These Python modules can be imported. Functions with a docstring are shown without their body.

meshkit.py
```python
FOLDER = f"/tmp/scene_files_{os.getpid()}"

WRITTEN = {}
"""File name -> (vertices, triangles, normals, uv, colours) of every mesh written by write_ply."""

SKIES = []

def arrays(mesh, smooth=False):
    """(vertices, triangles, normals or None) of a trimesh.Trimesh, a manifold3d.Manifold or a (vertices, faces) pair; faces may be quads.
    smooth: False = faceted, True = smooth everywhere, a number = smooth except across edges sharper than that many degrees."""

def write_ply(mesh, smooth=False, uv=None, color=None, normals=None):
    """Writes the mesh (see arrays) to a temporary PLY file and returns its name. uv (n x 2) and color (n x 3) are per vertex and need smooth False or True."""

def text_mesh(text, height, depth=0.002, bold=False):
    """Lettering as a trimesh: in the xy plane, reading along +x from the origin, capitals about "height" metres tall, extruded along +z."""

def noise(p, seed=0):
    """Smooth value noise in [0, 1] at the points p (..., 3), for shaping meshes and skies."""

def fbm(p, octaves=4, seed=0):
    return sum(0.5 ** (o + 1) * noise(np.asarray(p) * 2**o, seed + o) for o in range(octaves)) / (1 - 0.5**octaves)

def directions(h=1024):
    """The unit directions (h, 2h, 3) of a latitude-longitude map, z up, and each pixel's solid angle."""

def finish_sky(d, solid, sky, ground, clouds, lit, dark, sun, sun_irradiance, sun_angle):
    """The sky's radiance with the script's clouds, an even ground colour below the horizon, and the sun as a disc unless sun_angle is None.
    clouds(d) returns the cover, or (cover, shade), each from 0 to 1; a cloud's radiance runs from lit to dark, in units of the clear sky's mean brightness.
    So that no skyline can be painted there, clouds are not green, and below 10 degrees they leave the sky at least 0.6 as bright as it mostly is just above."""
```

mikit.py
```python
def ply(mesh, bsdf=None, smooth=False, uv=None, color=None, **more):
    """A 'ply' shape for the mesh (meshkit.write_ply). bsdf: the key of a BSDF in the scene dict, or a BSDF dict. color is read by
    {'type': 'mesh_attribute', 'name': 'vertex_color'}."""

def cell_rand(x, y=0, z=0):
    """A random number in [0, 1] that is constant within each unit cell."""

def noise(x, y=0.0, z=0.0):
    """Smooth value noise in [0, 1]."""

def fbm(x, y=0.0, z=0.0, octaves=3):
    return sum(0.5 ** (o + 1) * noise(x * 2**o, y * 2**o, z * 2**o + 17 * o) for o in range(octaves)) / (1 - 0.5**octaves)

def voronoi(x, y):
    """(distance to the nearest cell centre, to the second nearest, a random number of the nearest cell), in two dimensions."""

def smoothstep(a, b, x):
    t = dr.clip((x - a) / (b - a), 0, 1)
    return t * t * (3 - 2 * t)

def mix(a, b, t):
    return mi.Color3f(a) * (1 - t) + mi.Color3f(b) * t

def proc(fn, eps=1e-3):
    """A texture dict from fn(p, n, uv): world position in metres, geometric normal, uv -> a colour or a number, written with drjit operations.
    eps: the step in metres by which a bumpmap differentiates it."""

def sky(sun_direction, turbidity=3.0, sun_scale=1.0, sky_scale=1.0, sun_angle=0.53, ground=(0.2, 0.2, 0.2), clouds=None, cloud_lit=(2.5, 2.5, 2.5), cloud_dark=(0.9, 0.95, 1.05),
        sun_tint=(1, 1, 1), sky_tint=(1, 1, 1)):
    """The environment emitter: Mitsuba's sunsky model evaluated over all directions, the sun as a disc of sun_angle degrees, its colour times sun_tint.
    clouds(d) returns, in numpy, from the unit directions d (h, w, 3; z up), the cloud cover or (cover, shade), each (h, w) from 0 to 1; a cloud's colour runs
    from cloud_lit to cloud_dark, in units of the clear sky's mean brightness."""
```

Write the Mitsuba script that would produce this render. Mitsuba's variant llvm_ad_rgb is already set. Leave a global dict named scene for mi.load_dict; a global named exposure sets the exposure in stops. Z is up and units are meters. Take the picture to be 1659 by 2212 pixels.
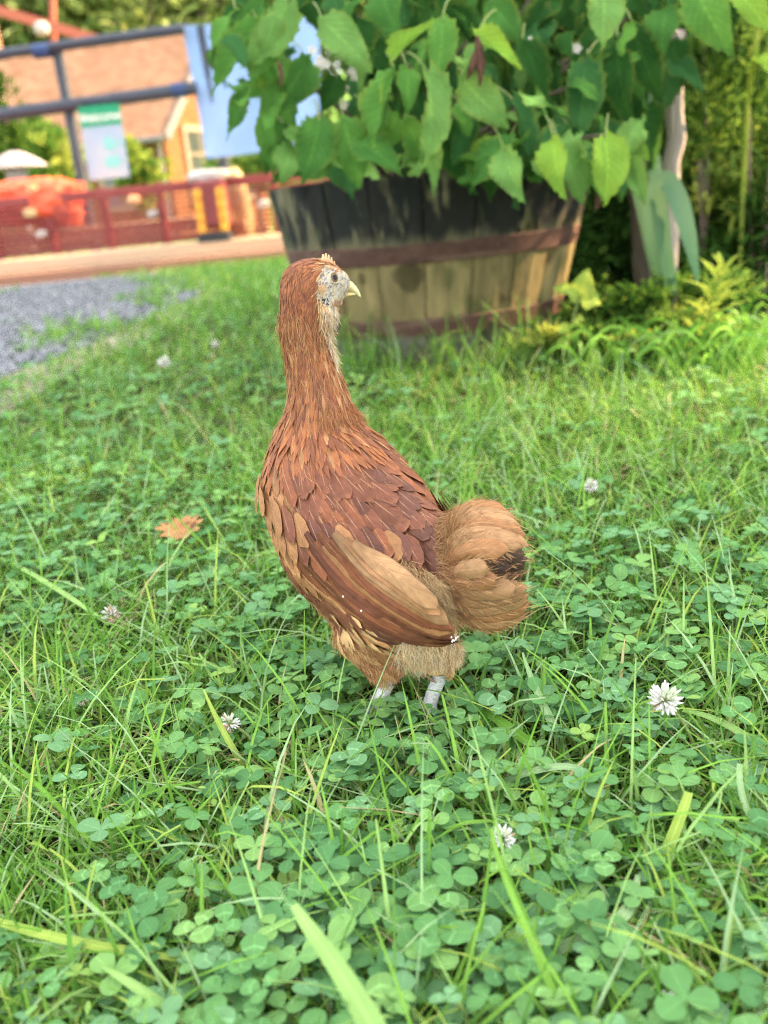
import math
import numpy as np, trimesh, shapely, shapely.geometry as sg, manifold3d as m3
import mitsuba as mi, drjit as dr
import mikit, meshkit
from scipy.spatial import cKDTree

scene, labels = {}, {}
T = mi.ScalarTransform4f
rng = np.random.default_rng(7)

# ---------------------------------------------------------------- camera, sky, exposure
FOC, CX, CY = 2000.0, 829.5, 1106.0            # focal length and centre in the units of a 1659 x 2212 picture
CAM, PITCH, ROLL = np.array([0, 0, 0.34]), math.atan(0.3414), math.radians(5.5)
FWD = np.array([0, math.cos(PITCH), -math.sin(PITCH)])
U0, R0 = np.array([0, math.sin(PITCH), math.cos(PITCH)]), np.array([1.0, 0, 0])
RGT = math.cos(ROLL) * R0 - math.sin(ROLL) * U0
UPV = math.sin(ROLL) * R0 + math.cos(ROLL) * U0
scene['camera'] = {'type': 'thinlens', 'fov': 2 * math.degrees(math.atan(1106 / FOC)), 'fov_axis': 'y', 'near_clip': 0.02, 'far_clip': 400.0,
                   'aperture_radius': 0.0025, 'focus_distance': 0.59,
                   'to_world': T().look_at(origin=CAM.tolist(), target=(CAM + FWD).tolist(), up=UPV.tolist())}
SUN = np.array([0.80, 0.20, 0.52]); SUN /= np.linalg.norm(SUN)
scene['sky'] = mikit.sky(SUN.tolist(), turbidity=3.5, sun_scale=1.1, sun_angle=1.5, sun_tint=(1.0, 0.86, 0.66),
                         clouds=lambda d: 0.9 * np.clip(meshkit.fbm(d * 2.2 + 3.0, 4, 5) * 2.4 - 0.25, 0, 1))
exposure = 4.0


# ---------------------------------------------------------------- helpers
def ray(x, y):
    return FWD + (x - CX) / FOC * RGT - (y - CY) / FOC * UPV

def P(x, y, Y):                                  # the point at distance Y ahead that is seen at x, y
    r = ray(x, y)
    return CAM + r * (Y / r[1])

def gz(Y):                                       # the land falls away gently behind the barrel
    Y = np.asarray(Y, float)
    return -0.024 * np.clip(Y - 2.0, 0, 10.0)

def G(x, y, z=0.0):                              # the point on the ground (plus z) seen at x, y
    r, p = ray(x, y), None
    Y = 1.0
    for _ in range(60):
        h = gz(Y) + z
        Y = 0.5 * Y + 0.5 * min(60.0, (h - CAM[2]) / min(r[2], -1e-3) * r[1])
    p = CAM + r * (Y / r[1])
    return np.array([p[0], p[1], gz(p[1]) + z])

def mperpx(p):                                   # metres that one picture unit spans at p
    return float((np.asarray(p) - CAM) @ FWD) / FOC

def nrm(v):
    v = np.asarray(v, float)
    return v / np.maximum(np.linalg.norm(v, axis=-1, keepdims=True), 1e-12)

COUNT = {}
def key(name):
    n = COUNT.get(name, 0); COUNT[name] = n + 1
    return name if n == 0 else f'{name}_{n:03d}'

def thing(name, label, cat, group=None, kind=None):
    k = key(name)
    labels[k] = {'label': label, 'category': cat}
    if group: labels[k]['group'] = group
    if kind: labels[k]['kind'] = kind
    return k

def put(name, mesh, mat, parent=None, smooth=False, kind=None, label=None, **kw):
    k = key(f'{parent}__{name}' if parent else name)
    scene[k] = mikit.ply(mesh, mat, smooth=smooth, **kw)
    if kind or label: labels[k] = {a: b for a, b in (('kind', kind), ('label', label)) if b}
    return k

def struct(name, mesh, mat, label, **kw):
    k = put(name, mesh, mat, **kw)
    labels[k] = {'label': label, 'category': 'ground', 'kind': 'structure'}
    return k

def cat(ms):
    """Joins (v, f) or (v, f, uv) tuples."""
    at, V, F, A = 0, [], [], []
    for m in ms:
        V.append(m[0]); F.append(np.asarray(m[1]) + at); at += len(m[0])
        if len(m) > 2: A.append(m[2])
    return (np.vstack(V), np.vstack(F), np.vstack(A)) if A else (np.vstack(V), np.vstack(F))

def grid_faces(r, c):
    i = np.arange(r * c).reshape(r, c)
    a, b, d, e = i[:-1, :-1].ravel(), i[:-1, 1:].ravel(), i[1:, 1:].ravel(), i[1:, :-1].ravel()
    return np.vstack([np.stack([a, b, d], 1), np.stack([a, d, e], 1)])

def tube(pts, rad, n=6, cap=True):
    pts = np.asarray(pts, float); rad = np.broadcast_to(np.asarray(rad, float), (len(pts),))
    tan = nrm(np.gradient(pts, axis=0))
    a = np.array([0, 0, 1.0]) if abs(tan[0][2]) < 0.9 else np.array([1.0, 0, 0])
    V = []
    for p, t, r in zip(pts, tan, rad):
        x = nrm(np.cross(t, a)); y = np.cross(t, x)
        a = np.cross(x, t)
        th = np.arange(n) * 2 * np.pi / n
        V.append(p + r * (np.cos(th)[:, None] * x + np.sin(th)[:, None] * y))
    V = np.vstack(V); m = len(pts)
    F = []
    for i in range(m - 1):
        for j in range(n):
            a0, b0 = i * n + j, i * n + (j + 1) % n
            F += [[a0, b0, b0 + n], [a0, b0 + n, a0 + n]]
    if cap:
        V = np.vstack([V, pts[:1], pts[-1:]]); c0, c1 = m * n, m * n + 1
        for j in range(n):
            F += [[c0, (j + 1) % n, j], [c1, (m - 1) * n + j, (m - 1) * n + (j + 1) % n]]
    return V, np.array(F)

def box(c, size, axes=None, bevel=0.0):
    s = np.asarray(size) / 2
    if bevel:
        b = bevel
        pts = [[sx * (s[0] - (k != 0) * b), sy * (s[1] - (k != 1) * b), sz * (s[2] - (k != 2) * b)] for sx in (-1, 1) for sy in (-1, 1) for sz in (-1, 1) for k in range(3)]
        m = trimesh.convex.convex_hull(np.array(pts)); v, f = np.array(m.vertices), np.array(m.faces)
    else:
        m = trimesh.creation.box(2 * s); v, f = np.array(m.vertices), np.array(m.faces)
    if axes is not None: v = v @ np.asarray(axes)
    return v + np.asarray(c), f

def beam(a, b, w, h, bevel=0.0, up=(0, 0, 1)):
    a, b = np.asarray(a, float), np.asarray(b, float)
    x = nrm(b - a); y = nrm(np.cross(up, x)); z = np.cross(x, y)
    return box((a + b) / 2, (np.linalg.norm(b - a), w, h), np.stack([x, y, z]), bevel)

def spline(pts, n):
    pts = np.asarray(pts, float); t = np.linspace(0, len(pts) - 1, n)
    if len(pts) < 3: return np.stack([np.interp(t, np.arange(len(pts)), pts[:, k]) for k in range(pts.shape[1])], 1)
    from scipy.interpolate import CubicSpline
    return CubicSpline(np.arange(len(pts)), pts)(t)

def frames(d, n):
    """Rows: width, length and normal axes from length directions d and rough normals n."""
    d = nrm(d); x = nrm(np.cross(d, n)); return np.stack([x, d, np.cross(x, d)], 1)

def scatter(v, f, uv, M, off, duv=None):
    """Copies of a template: M (k,3,3) rows are the axes (already scaled), off (k,3), duv (k,2) is added to uv."""
    V = np.einsum('nj,kji->kni', v, M) + off[:, None]
    F = f[None] + (np.arange(len(M)) * len(v))[:, None, None]
    if uv is None: return V.reshape(-1, 3), F.reshape(-1, 3)
    A = uv[None] + (duv[:, None] if duv is not None else 0)
    return V.reshape(-1, 3), F.reshape(-1, 3), np.broadcast_to(A, (len(M), len(v), 2)).reshape(-1, 2)

def puv(name, m, mat, parent=None, smooth=True, **kw):
    return put(name, (m[0], m[1]), mat, parent, smooth, uv=m[2], **kw)

# gaps in the trees and shrubs on the right that let beams of sun through: a point in the beam, its radius, where the gap begins
BEAMS = []
def out_of_beams(ctr, scale=1.0):
    gap = np.zeros(len(ctr), bool)
    for t, rad, s0 in BEAMS:
        w = ctr - t; s = w @ SUN; gap |= (np.linalg.norm(w - s[:, None] * SUN, axis=1) < rad * scale) & (s > s0)
    return ~gap

# ---------------------------------------------------------------- materials
C3 = mi.Color3f
def pick(i, cols):
    """The colour of number i out of a list (i is a float holding a whole number)."""
    out = C3(*cols[0])
    for k, c in enumerate(cols[1:], 1):
        out = dr.select(i > k - 0.5, C3(*c), out)
    return out

def solid(name, fn, rough=0.7, spec=0.3, **kw):
    scene[name] = {'type': 'twosided', 'bsdf': {'type': 'principled', 'base_color': mikit.proc(fn) if callable(fn) else {'type': 'rgb', 'value': list(fn)}, 'roughness': rough, 'specular': spec, **kw}}

def thin(name, fn, rough=0.55, trans=0.9, spec=None):
    scene[name] = {'type': 'principledthin', 'base_color': mikit.proc(fn), 'roughness': rough, 'diff_trans': trans, 'eta': 1.3}

GRASS = [(.145, .31, .045), (.20, .39, .065), (.28, .45, .14), (.085, .21, .03), (.34, .46, .095), (.31, .46, .22), (.48, .41, .21), (.12, .27, .05)]
def grass_fn(p, n, uv):
    v = uv.y - dr.floor(uv.y); u = uv.x - dr.floor(uv.x)
    c = pick(dr.floor(uv.x), GRASS)
    c = c * (0.8 + 0.4 * mikit.noise(p.x * 60, p.y * 60, p.z * 60))
    c = mikit.mix(c, c * 1.25, mikit.smoothstep(0.12, 0.0, dr.abs(u - 0.5)))
    return mikit.mix(c, C3(.30, .32, .13), 0.35 * mikit.smoothstep(0.88, 1.0, v))
thin('grass_blade_material', grass_fn, 0.38, 0.5)

CLOV = [(.120, .270, .090), (.155, .315, .105), (.090, .215, .078), (.195, .360, .11), (.155, .310, .140), (.24, .39, .10)]
def clover_fn(p, n, uv):
    u, v = uv.x - dr.floor(uv.x) - 0.5, uv.y - dr.floor(uv.y)
    c = pick(dr.floor(uv.x), CLOV)
    c = c * (0.88 + 0.24 * mikit.noise(p.x * 140, p.y * 140, p.z * 140))
    c = mikit.mix(c, c * 1.35, mikit.smoothstep(0.028, 0.0, dr.abs(u)))                     # midrib
    s = (v - 0.55 * dr.abs(u)) * 13; s = s - dr.floor(s)
    c = mikit.mix(c, c * 1.13, mikit.smoothstep(0.3, 0.0, dr.abs(s - 0.5)))                 # side veins
    chev = dr.abs(v - (0.52 - 0.5 * dr.abs(u)))
    hasm = dr.select(dr.floor(uv.y) > 0.5, 1.0, 0.0)
    c = mikit.mix(c, c * 1.4 + C3(.03, .04, .03), hasm * 0.8 * mikit.smoothstep(0.075, 0.02, chev))   # pale watermark
    return c
thin('clover_material', clover_fn, 0.38, 0.35)

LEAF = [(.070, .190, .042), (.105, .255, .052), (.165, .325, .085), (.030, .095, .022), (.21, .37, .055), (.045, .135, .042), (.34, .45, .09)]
def leaf_fn(p, n, uv):
    u, v = dr.abs(uv.x - dr.floor(uv.x) - 0.5), uv.y - dr.floor(uv.y)
    c = pick(dr.floor(uv.x), LEAF)
    c = c * (0.82 + 0.36 * mikit.noise(p.x * 45, p.y * 45, p.z * 45))
    s = (v - 0.75 * u) * 8.0; s = s - dr.floor(s)
    c = mikit.mix(c, c * 1.35, mikit.smoothstep(0.16, 0.0, dr.abs(s - 0.5)) * mikit.smoothstep(0.5, 0.3, u))
    c = mikit.mix(c, c * 1.5 + C3(.02, .03, .0), mikit.smoothstep(0.022, 0.006, u))
    return mikit.mix(c, C3(.30, .33, .05), 0.5 * mikit.smoothstep(0.36, 0.5, u) * mikit.noise(p.x * 30, p.y * 30, p.z * 30))
thin('broad_leaf_material', leaf_fn, 0.4, 0.65)

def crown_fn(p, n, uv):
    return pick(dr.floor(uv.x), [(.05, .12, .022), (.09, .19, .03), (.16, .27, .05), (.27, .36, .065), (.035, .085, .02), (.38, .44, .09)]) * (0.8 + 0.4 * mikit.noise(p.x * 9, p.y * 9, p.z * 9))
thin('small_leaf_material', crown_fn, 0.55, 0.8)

def bark_fn(p, n, uv):
    g = mikit.fbm(p.x * 60, p.y * 60, p.z * 9)
    return mikit.mix(C3(.10, .08, .06), C3(.24, .20, .15), g)
solid('bark', bark_fn, 0.9, 0.1)
def stem_fn(p, n, uv):
    return mikit.mix(C3(.13, .20, .05), C3(.22, .26, .08), mikit.noise(p.x * 70, p.y * 70, p.z * 40))
solid('green_stem', stem_fn, 0.6)
# ---------------------------------------------------------------- ground, gravel
def soil_fn(p, n, uv):
    a = mikit.fbm(p.x * 40, p.y * 40, 0, 4)
    near = mikit.mix(C3(.014, .020, .006), C3(.060, .058, .022), a)
    g = mikit.fbm(p.x * 1.3, p.y * 1.3, 3, 4)
    far = mikit.mix(C3(.06, .15, .03), C3(.14, .25, .055), g)
    return mikit.mix(near, far, mikit.smoothstep(3.0, 7.0, p.y))
solid('soil', soil_fn, 0.95, 0.1)
def ground_sheet():
    ys = np.concatenate([[-40, -15, -5], np.linspace(-1.5, 4, 60), np.linspace(4.4, 14, 24), np.linspace(16, 30, 8), [34, 40, 50, 60, 80, 120, 180]])
    xs = np.concatenate([[-180, -100, -60, -40, -25, -15, -9, -6], np.linspace(-4, 4, 70), [6, 9, 15, 25, 40, 60, 100, 180]])
    X, Y = np.meshgrid(xs, ys)
    Z = gz(Y) + 0.010 * (meshkit.fbm(np.stack([X * 5, Y * 5, X * 0], -1), 3, 2) - 0.5) * (np.abs(Y) < 6) - 0.004
    # wooded hill far behind the house
    Z = Z + 14.0 * np.clip((Y - 36) / 60, 0, 1) ** 1.1
    v = np.stack([X, Y, Z], -1).reshape(-1, 3)
    return v, grid_faces(len(ys), len(xs))
struct('ground', ground_sheet(), 'soil', 'earth under the lawn running back to the wooded hill', smooth=True)

GRAVEL_PX = [(-420, 1010), (-120, 870), (0, 805), (80, 780), (150, 756), (240, 715), (310, 685), (385, 655), (420, 632), (390, 612), (330, 598), (300, 586), (400, 566), (520, 545), (300, 566), (0, 612), (-420, 655)]
gravel_poly = sg.Polygon([G(x, y)[:2] for x, y in GRAVEL_PX]).buffer(0)
gravel_poly = gravel_poly.union(sg.Polygon([(-9, 3.5), (-2.5, 3.9), (-2.2, 9.0), (-9, 9.6)])).buffer(0.05)
if gravel_poly.geom_type != 'Polygon': gravel_poly = max(gravel_poly.geoms, key=lambda g: g.area)
def gravel_fn(p, n, uv):
    d1, d2, r = mikit.voronoi(p.x * 38, p.y * 38)
    c = mikit.mix(C3(.12, .125, .14), C3(.25, .255, .28), r) * mikit.smoothstep(0.0, 0.25, d2 - d1)
    grass = mikit.smoothstep(0.56, 0.68, mikit.fbm(p.x * 1.7 + 4, p.y * 1.7, 0, 4))
    return mikit.mix(c, C3(.12, .22, .045), grass * 0.3)
solid('gravel_bed', gravel_fn, 0.9, 0.2)
def gravel_sheet():
    v, f = trimesh.creation.triangulate_polygon(gravel_poly.segmentize(0.4), engine='earcut')
    m = trimesh.Trimesh(np.column_stack([v, np.zeros(len(v))]), f).subdivide_to_size(0.5)
    v = np.array(m.vertices); v[:, 2] = gz(v[:, 1]) + 0.006
    return v, np.array(m.faces)
struct('gravel_drive', gravel_sheet(), 'gravel_bed', 'grey blue gravel drive between the lawn and the red fence', smooth=True)
def dirt_sheet():
    v, f = trimesh.creation.triangulate_polygon(gravel_poly.buffer(.16).segmentize(.3), engine='earcut')
    m = trimesh.Trimesh(np.column_stack([v, np.zeros(len(v))]), f).subdivide_to_size(0.4)
    v = np.array(m.vertices); v[:, 2] = gz(v[:, 1]) + 0.002
    return v, np.array(m.faces)
solid('bare_dirt', lambda p, n, uv: mikit.mix(C3(.17, .14, .105), C3(.33, .28, .22), mikit.fbm(p.x * 25, p.y * 25, 0, 4)), .95, .1)
struct('dirt_verge', dirt_sheet(), 'bare_dirt', 'bare pale dirt verge between the gravel and the lawn', smooth=True)
def pebbles():
    r = np.random.default_rng(3)
    ico = trimesh.creation.icosphere(subdivisions=0); v, f = np.array(ico.vertices), np.array(ico.faces)
    minx, miny, maxx, maxy = gravel_poly.bounds
    pts = np.column_stack([r.uniform(max(minx, -4.0), maxx, 9000), r.uniform(miny, min(maxy, 8.5), 9000)])
    pts = pts[shapely.contains_xy(gravel_poly, pts[:, 0], pts[:, 1])]
    pts = pts[np.abs(pts[:, 0]) < pts[:, 1] * 0.6 + 0.2]
    k = len(pts); s = r.uniform(.006, .016, k)
    M = nrm(r.normal(size=(k, 3, 3))) * s[:, None, None] * r.uniform(.6, 1.2, (k, 3, 1))
    return scatter(v, f, None, M, np.column_stack([pts, gz(pts[:, 1]) + 0.006 + s * 0.2]))
def pebble_fn(p, n, uv):
    r = mikit.cell_rand(p.x * 45, p.y * 45, 0)
    return mikit.mix(C3(.11, .115, .13), C3(.31, .315, .335), r)
solid('pebble', pebble_fn, 0.85, 0.2)
k = put('loose_gravel', pebbles(), 'pebble'); labels[k] = {'label': 'loose grey stones strewn over the gravel drive', 'category': 'gravel', 'kind': 'stuff'}

# ---------------------------------------------------------------- half barrel planter
BC = G(952, 792); BC = np.array([BC[0] + 0.006, BC[1] + 0.255, 0.0])
B_RB, B_RT, B_H = 0.274, 0.348, 0.372
B_SHEAR = np.array([math.tan(math.radians(3.2)), 0.0])             # it leans a little to the right
def barrel_r(z): return B_RB + (B_RT - B_RB) * (z / B_H) - 0.004 * np.sin(np.pi * z / B_H)
def stave_fn(p, n, uv):
    r = mikit.cell_rand(dr.floor(uv.x) * 3 + 0.5, 2.5, 1)
    g = mikit.fbm(p.x * 90, p.y * 90, p.z * 5, 4)
    warm = mikit.mix(C3(.125, .098, .042), C3(.28, .225, .105), g) * (0.75 + 0.5 * r)
    grey = mikit.mix(C3(.075, .072, .058), C3(.20, .19, .155), g)
    edge = p.z + 0.035 * (mikit.fbm(p.x * 40, p.y * 40, p.z * 3, 3) - 0.5)
    c = mikit.mix(grey, warm, mikit.smoothstep(0.055, 0.09, edge))
    c = mikit.mix(c, grey * C3(.85, .9, .75), mikit.smoothstep(0.222, 0.252, edge) * (0.4 + 0.6 * mikit.noise(p.x * 50, p.y * 50, p.z * 6)))
    st = .62 * mikit.fbm(p.x * 26 + 7, p.y * 26, p.z * 5.5, 4) + .38 * mikit.fbm(p.x * 95 + 3, p.y * 95, p.z * 9, 3)
    side = mikit.smoothstep(-0.30, 0.10, p.x)
    c = c * (.55 + .9 * mikit.fbm(p.x * 55 + 1, p.y * 55, p.z * 7, 4))
    c = mikit.mix(c, C3(.055, .075, .022), .55 * mikit.smoothstep(.55, .7, mikit.fbm(p.x * 21, p.y * 21, p.z * 11 + 4, 4)))
    char = mikit.smoothstep(0.47 - 0.13 * side, 0.545 - 0.10 * side, st) * mikit.smoothstep(0.235, 0.27, edge)
    c = mikit.mix(c, C3(.012, .014, .016), 0.93 * char)
    kn = mikit.smoothstep(0.72, 0.8, mikit.noise(p.x * 22, p.y * 22, p.z * 16))
    return mikit.mix(c, c * 0.45, kn)
scene['stave_wood'] = {'type': 'twosided', 'bsdf': {'type': 'bumpmap', 'arbitrary': mikit.proc(lambda p, n, uv: mikit.fbm(p.x * 120, p.y * 120, p.z * 8, 3), eps=0.002), 'scale': 0.004,
                       'bsdf': {'type': 'principled', 'base_color': mikit.proc(stave_fn), 'roughness': 0.85, 'specular': 0.2}}}
def rust_fn(p, n, uv):
    c = mikit.mix(C3(.040, .021, .018), C3(.125, .058, .042), mikit.fbm(p.x * 70, p.y * 70, p.z * 70, 4))
    return mikit.mix(c, C3(.16, .10, .07), .6 * mikit.smoothstep(.52, .68, mikit.fbm(p.x * 19, p.y * 19, p.z * 60, 4)))
solid('rusty_iron', rust_fn, 0.75, 0.4)
BEAMS += [(np.array([BC[0] + .27, BC[1] - .17, .15]), .155, .03), (P(1440, 730, 1.75), .22, .22), (P(1560, 240, 2.4), .24, .30), (P(1300, 350, 1.45), .10, .10), (P(930, 230, 1.42), .10, .10), (P(1600, 850, 1.45), .20, .10), (P(1330, 880, 1.38), .11, .08), (P(1500, 960, 1.15), .09, .08), (P(1452, 260, 2.0), .16, .06)]
def ring_pt(th, r, z):
    return np.array([BC[0] + r * np.cos(th) + B_SHEAR[0] * z, BC[1] + r * np.sin(th), z])
barrel = thing('barrel_planter', 'weathered half barrel planter with two rusty hoops holding a leafy bush', 'planter')
NST = 21
rb = np.random.default_rng(11)
for i in range(NST):
    gap, t = 0.022, 0.024
    a0, a1 = 2 * np.pi * (i + gap / 2) / NST + 0.1, 2 * np.pi * (i + 1 - gap / 2) / NST + 0.1
    dr_, top = rb.uniform(-.0025, .0025), rb.uniform(-.006, .004)
    V, UV = [], []
    zs = np.linspace(-0.02, B_H + top, 8)
    for z in zs:
        ro = barrel_r(z) + dr_
        for a, r in [(a0, ro - t), (a0, ro - 0.003), (a0 + .012, ro), ((a0 + a1) / 2, ro + 0.0015), (a1 - .012, ro), (a1, ro - 0.003), (a1, ro - t)]:
            V.append(ring_pt(a, r, z)); UV.append((i + 0.5, z))
    n, F = 7, []
    for a in range(7):
        for b in range(n):
            q = a * n + b; s = a * n + (b + 1) % n
            F += [[q, s, s + n], [q, s + n, q + n]]
    for b in range(1, n - 1): F += [[0, b, b + 1], [7 * n, 7 * n + b + 1, 7 * n + b]]
    put('stave', (np.array(V), np.array(F)), 'stave_wood', barrel, uv=np.array(UV))
for zc, hh in ((0.228, 0.037), (0.086, 0.035)):
    V, th = [], np.linspace(0, 2 * np.pi, 96, endpoint=False)
    for z, o in ((zc - hh / 2, .0015), (zc - hh / 2 + .002, .0045), (zc + hh / 2 - .002, .0045), (zc + hh / 2, .0015)):
        for a in th:
            V.append(ring_pt(a, barrel_r(z) + o + 0.0012 * math.sin(7 * a), z))
    F = []
    for a in range(3):
        for b in range(96):
            q, s = a * 96 + b, a * 96 + (b + 1) % 96
            F += [[q, s, s + 96], [q, s + 96, q + 96]]
    hp = put('hoop', (np.array(V), np.array(F)), 'rusty_iron', barrel, smooth=40)
    for a in (-1.9, -1.25, -0.5):
        v = trimesh.creation.icosphere(subdivisions=2); q = np.array(v.vertices) * [.006, .004, .006] + ring_pt(a, barrel_r(zc) + 0.005, zc)
        put('rivet', (q, np.array(v.faces)), 'rusty_iron', hp, smooth=True)
th = np.linspace(0, 2 * np.pi, 40, endpoint=False)
sv = [ring_pt(0, 0, 0.30)] + [ring_pt(a, r, 0.30 + 0.012 * math.sin(5 * a + r * 30)) for r in (.12, barrel_r(0.3) - .03) for a in th]
sf = [[0, 1 + j, 1 + (j + 1) % 40] for j in range(40)] + [q for j in range(40) for q in ([1 + j, 41 + j, 41 + (j + 1) % 40], [1 + j, 41 + (j + 1) % 40, 1 + (j + 1) % 40])]
put('soil', (np.array(sv), np.array(sf)), 'soil', barrel, smooth=True)
# ---------------------------------------------------------------- lawn
GRAVEL_IN, GRAVEL_IN2 = gravel_poly.buffer(0.03), gravel_poly.buffer(-0.25)
def half_width(Y): return 0.43 * (0.946 * Y + 0.11)
def sample_lawn(n, y0, y1, power, seed, margin=1.15, extra=0.06, ymax=7.5):
    """n points of the lawn, thinning out with the distance to the given power."""
    r = np.random.default_rng(seed); out = []
    need = n
    while need > 0:
        u = r.uniform(size=need * 2)
        a = 2 - power                                     # area grows with Y, density falls with Y**-power
        Y = (y0 ** a + u * (y1 ** a - y0 ** a)) ** (1 / a) if abs(a) > 1e-6 else y0 * (y1 / y0) ** u
        X = r.uniform(-1, 1, len(Y)) * (half_width(Y) * margin + extra)
        p = np.column_stack([X, Y])
        gn_ = meshkit.fbm(np.column_stack([X * 1.7, Y * 1.3, X * 0 + 2]), 4, 3)
        ok = ~shapely.contains_xy(GRAVEL_IN, X, Y) | (gn_ > .69) | ((gn_ > .55) & ~shapely.contains_xy(GRAVEL_IN2, X, Y))
        ok &= (X - BC[0]) ** 2 + (Y - BC[1]) ** 2 > (B_RB + 0.005) ** 2
        ok &= (Y < ymax)
        p = p[ok][:need]; out.append(p); need -= len(p)
    return np.vstack(out)
def clover_share(p):
    """Where clover takes over from grass, 0 to 1."""
    q = np.column_stack([p[:, 0] * 4.0, p[:, 1] * 3.0, p[:, 0] * 0 + 5])
    s = (meshkit.fbm(q, 3, 9) - 0.5) * 3.6 + 0.44
    s -= 0.55 * np.clip((p[:, 0] - 0.02) * 6, 0, 1) * np.clip((p[:, 1] - 0.72) * 5, 0, 1)
    s -= 0.35 * np.clip((p[:, 1] - 1.15) * 3, 0, 1)
    return np.clip(s, 0, 1)
NB = 5
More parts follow.
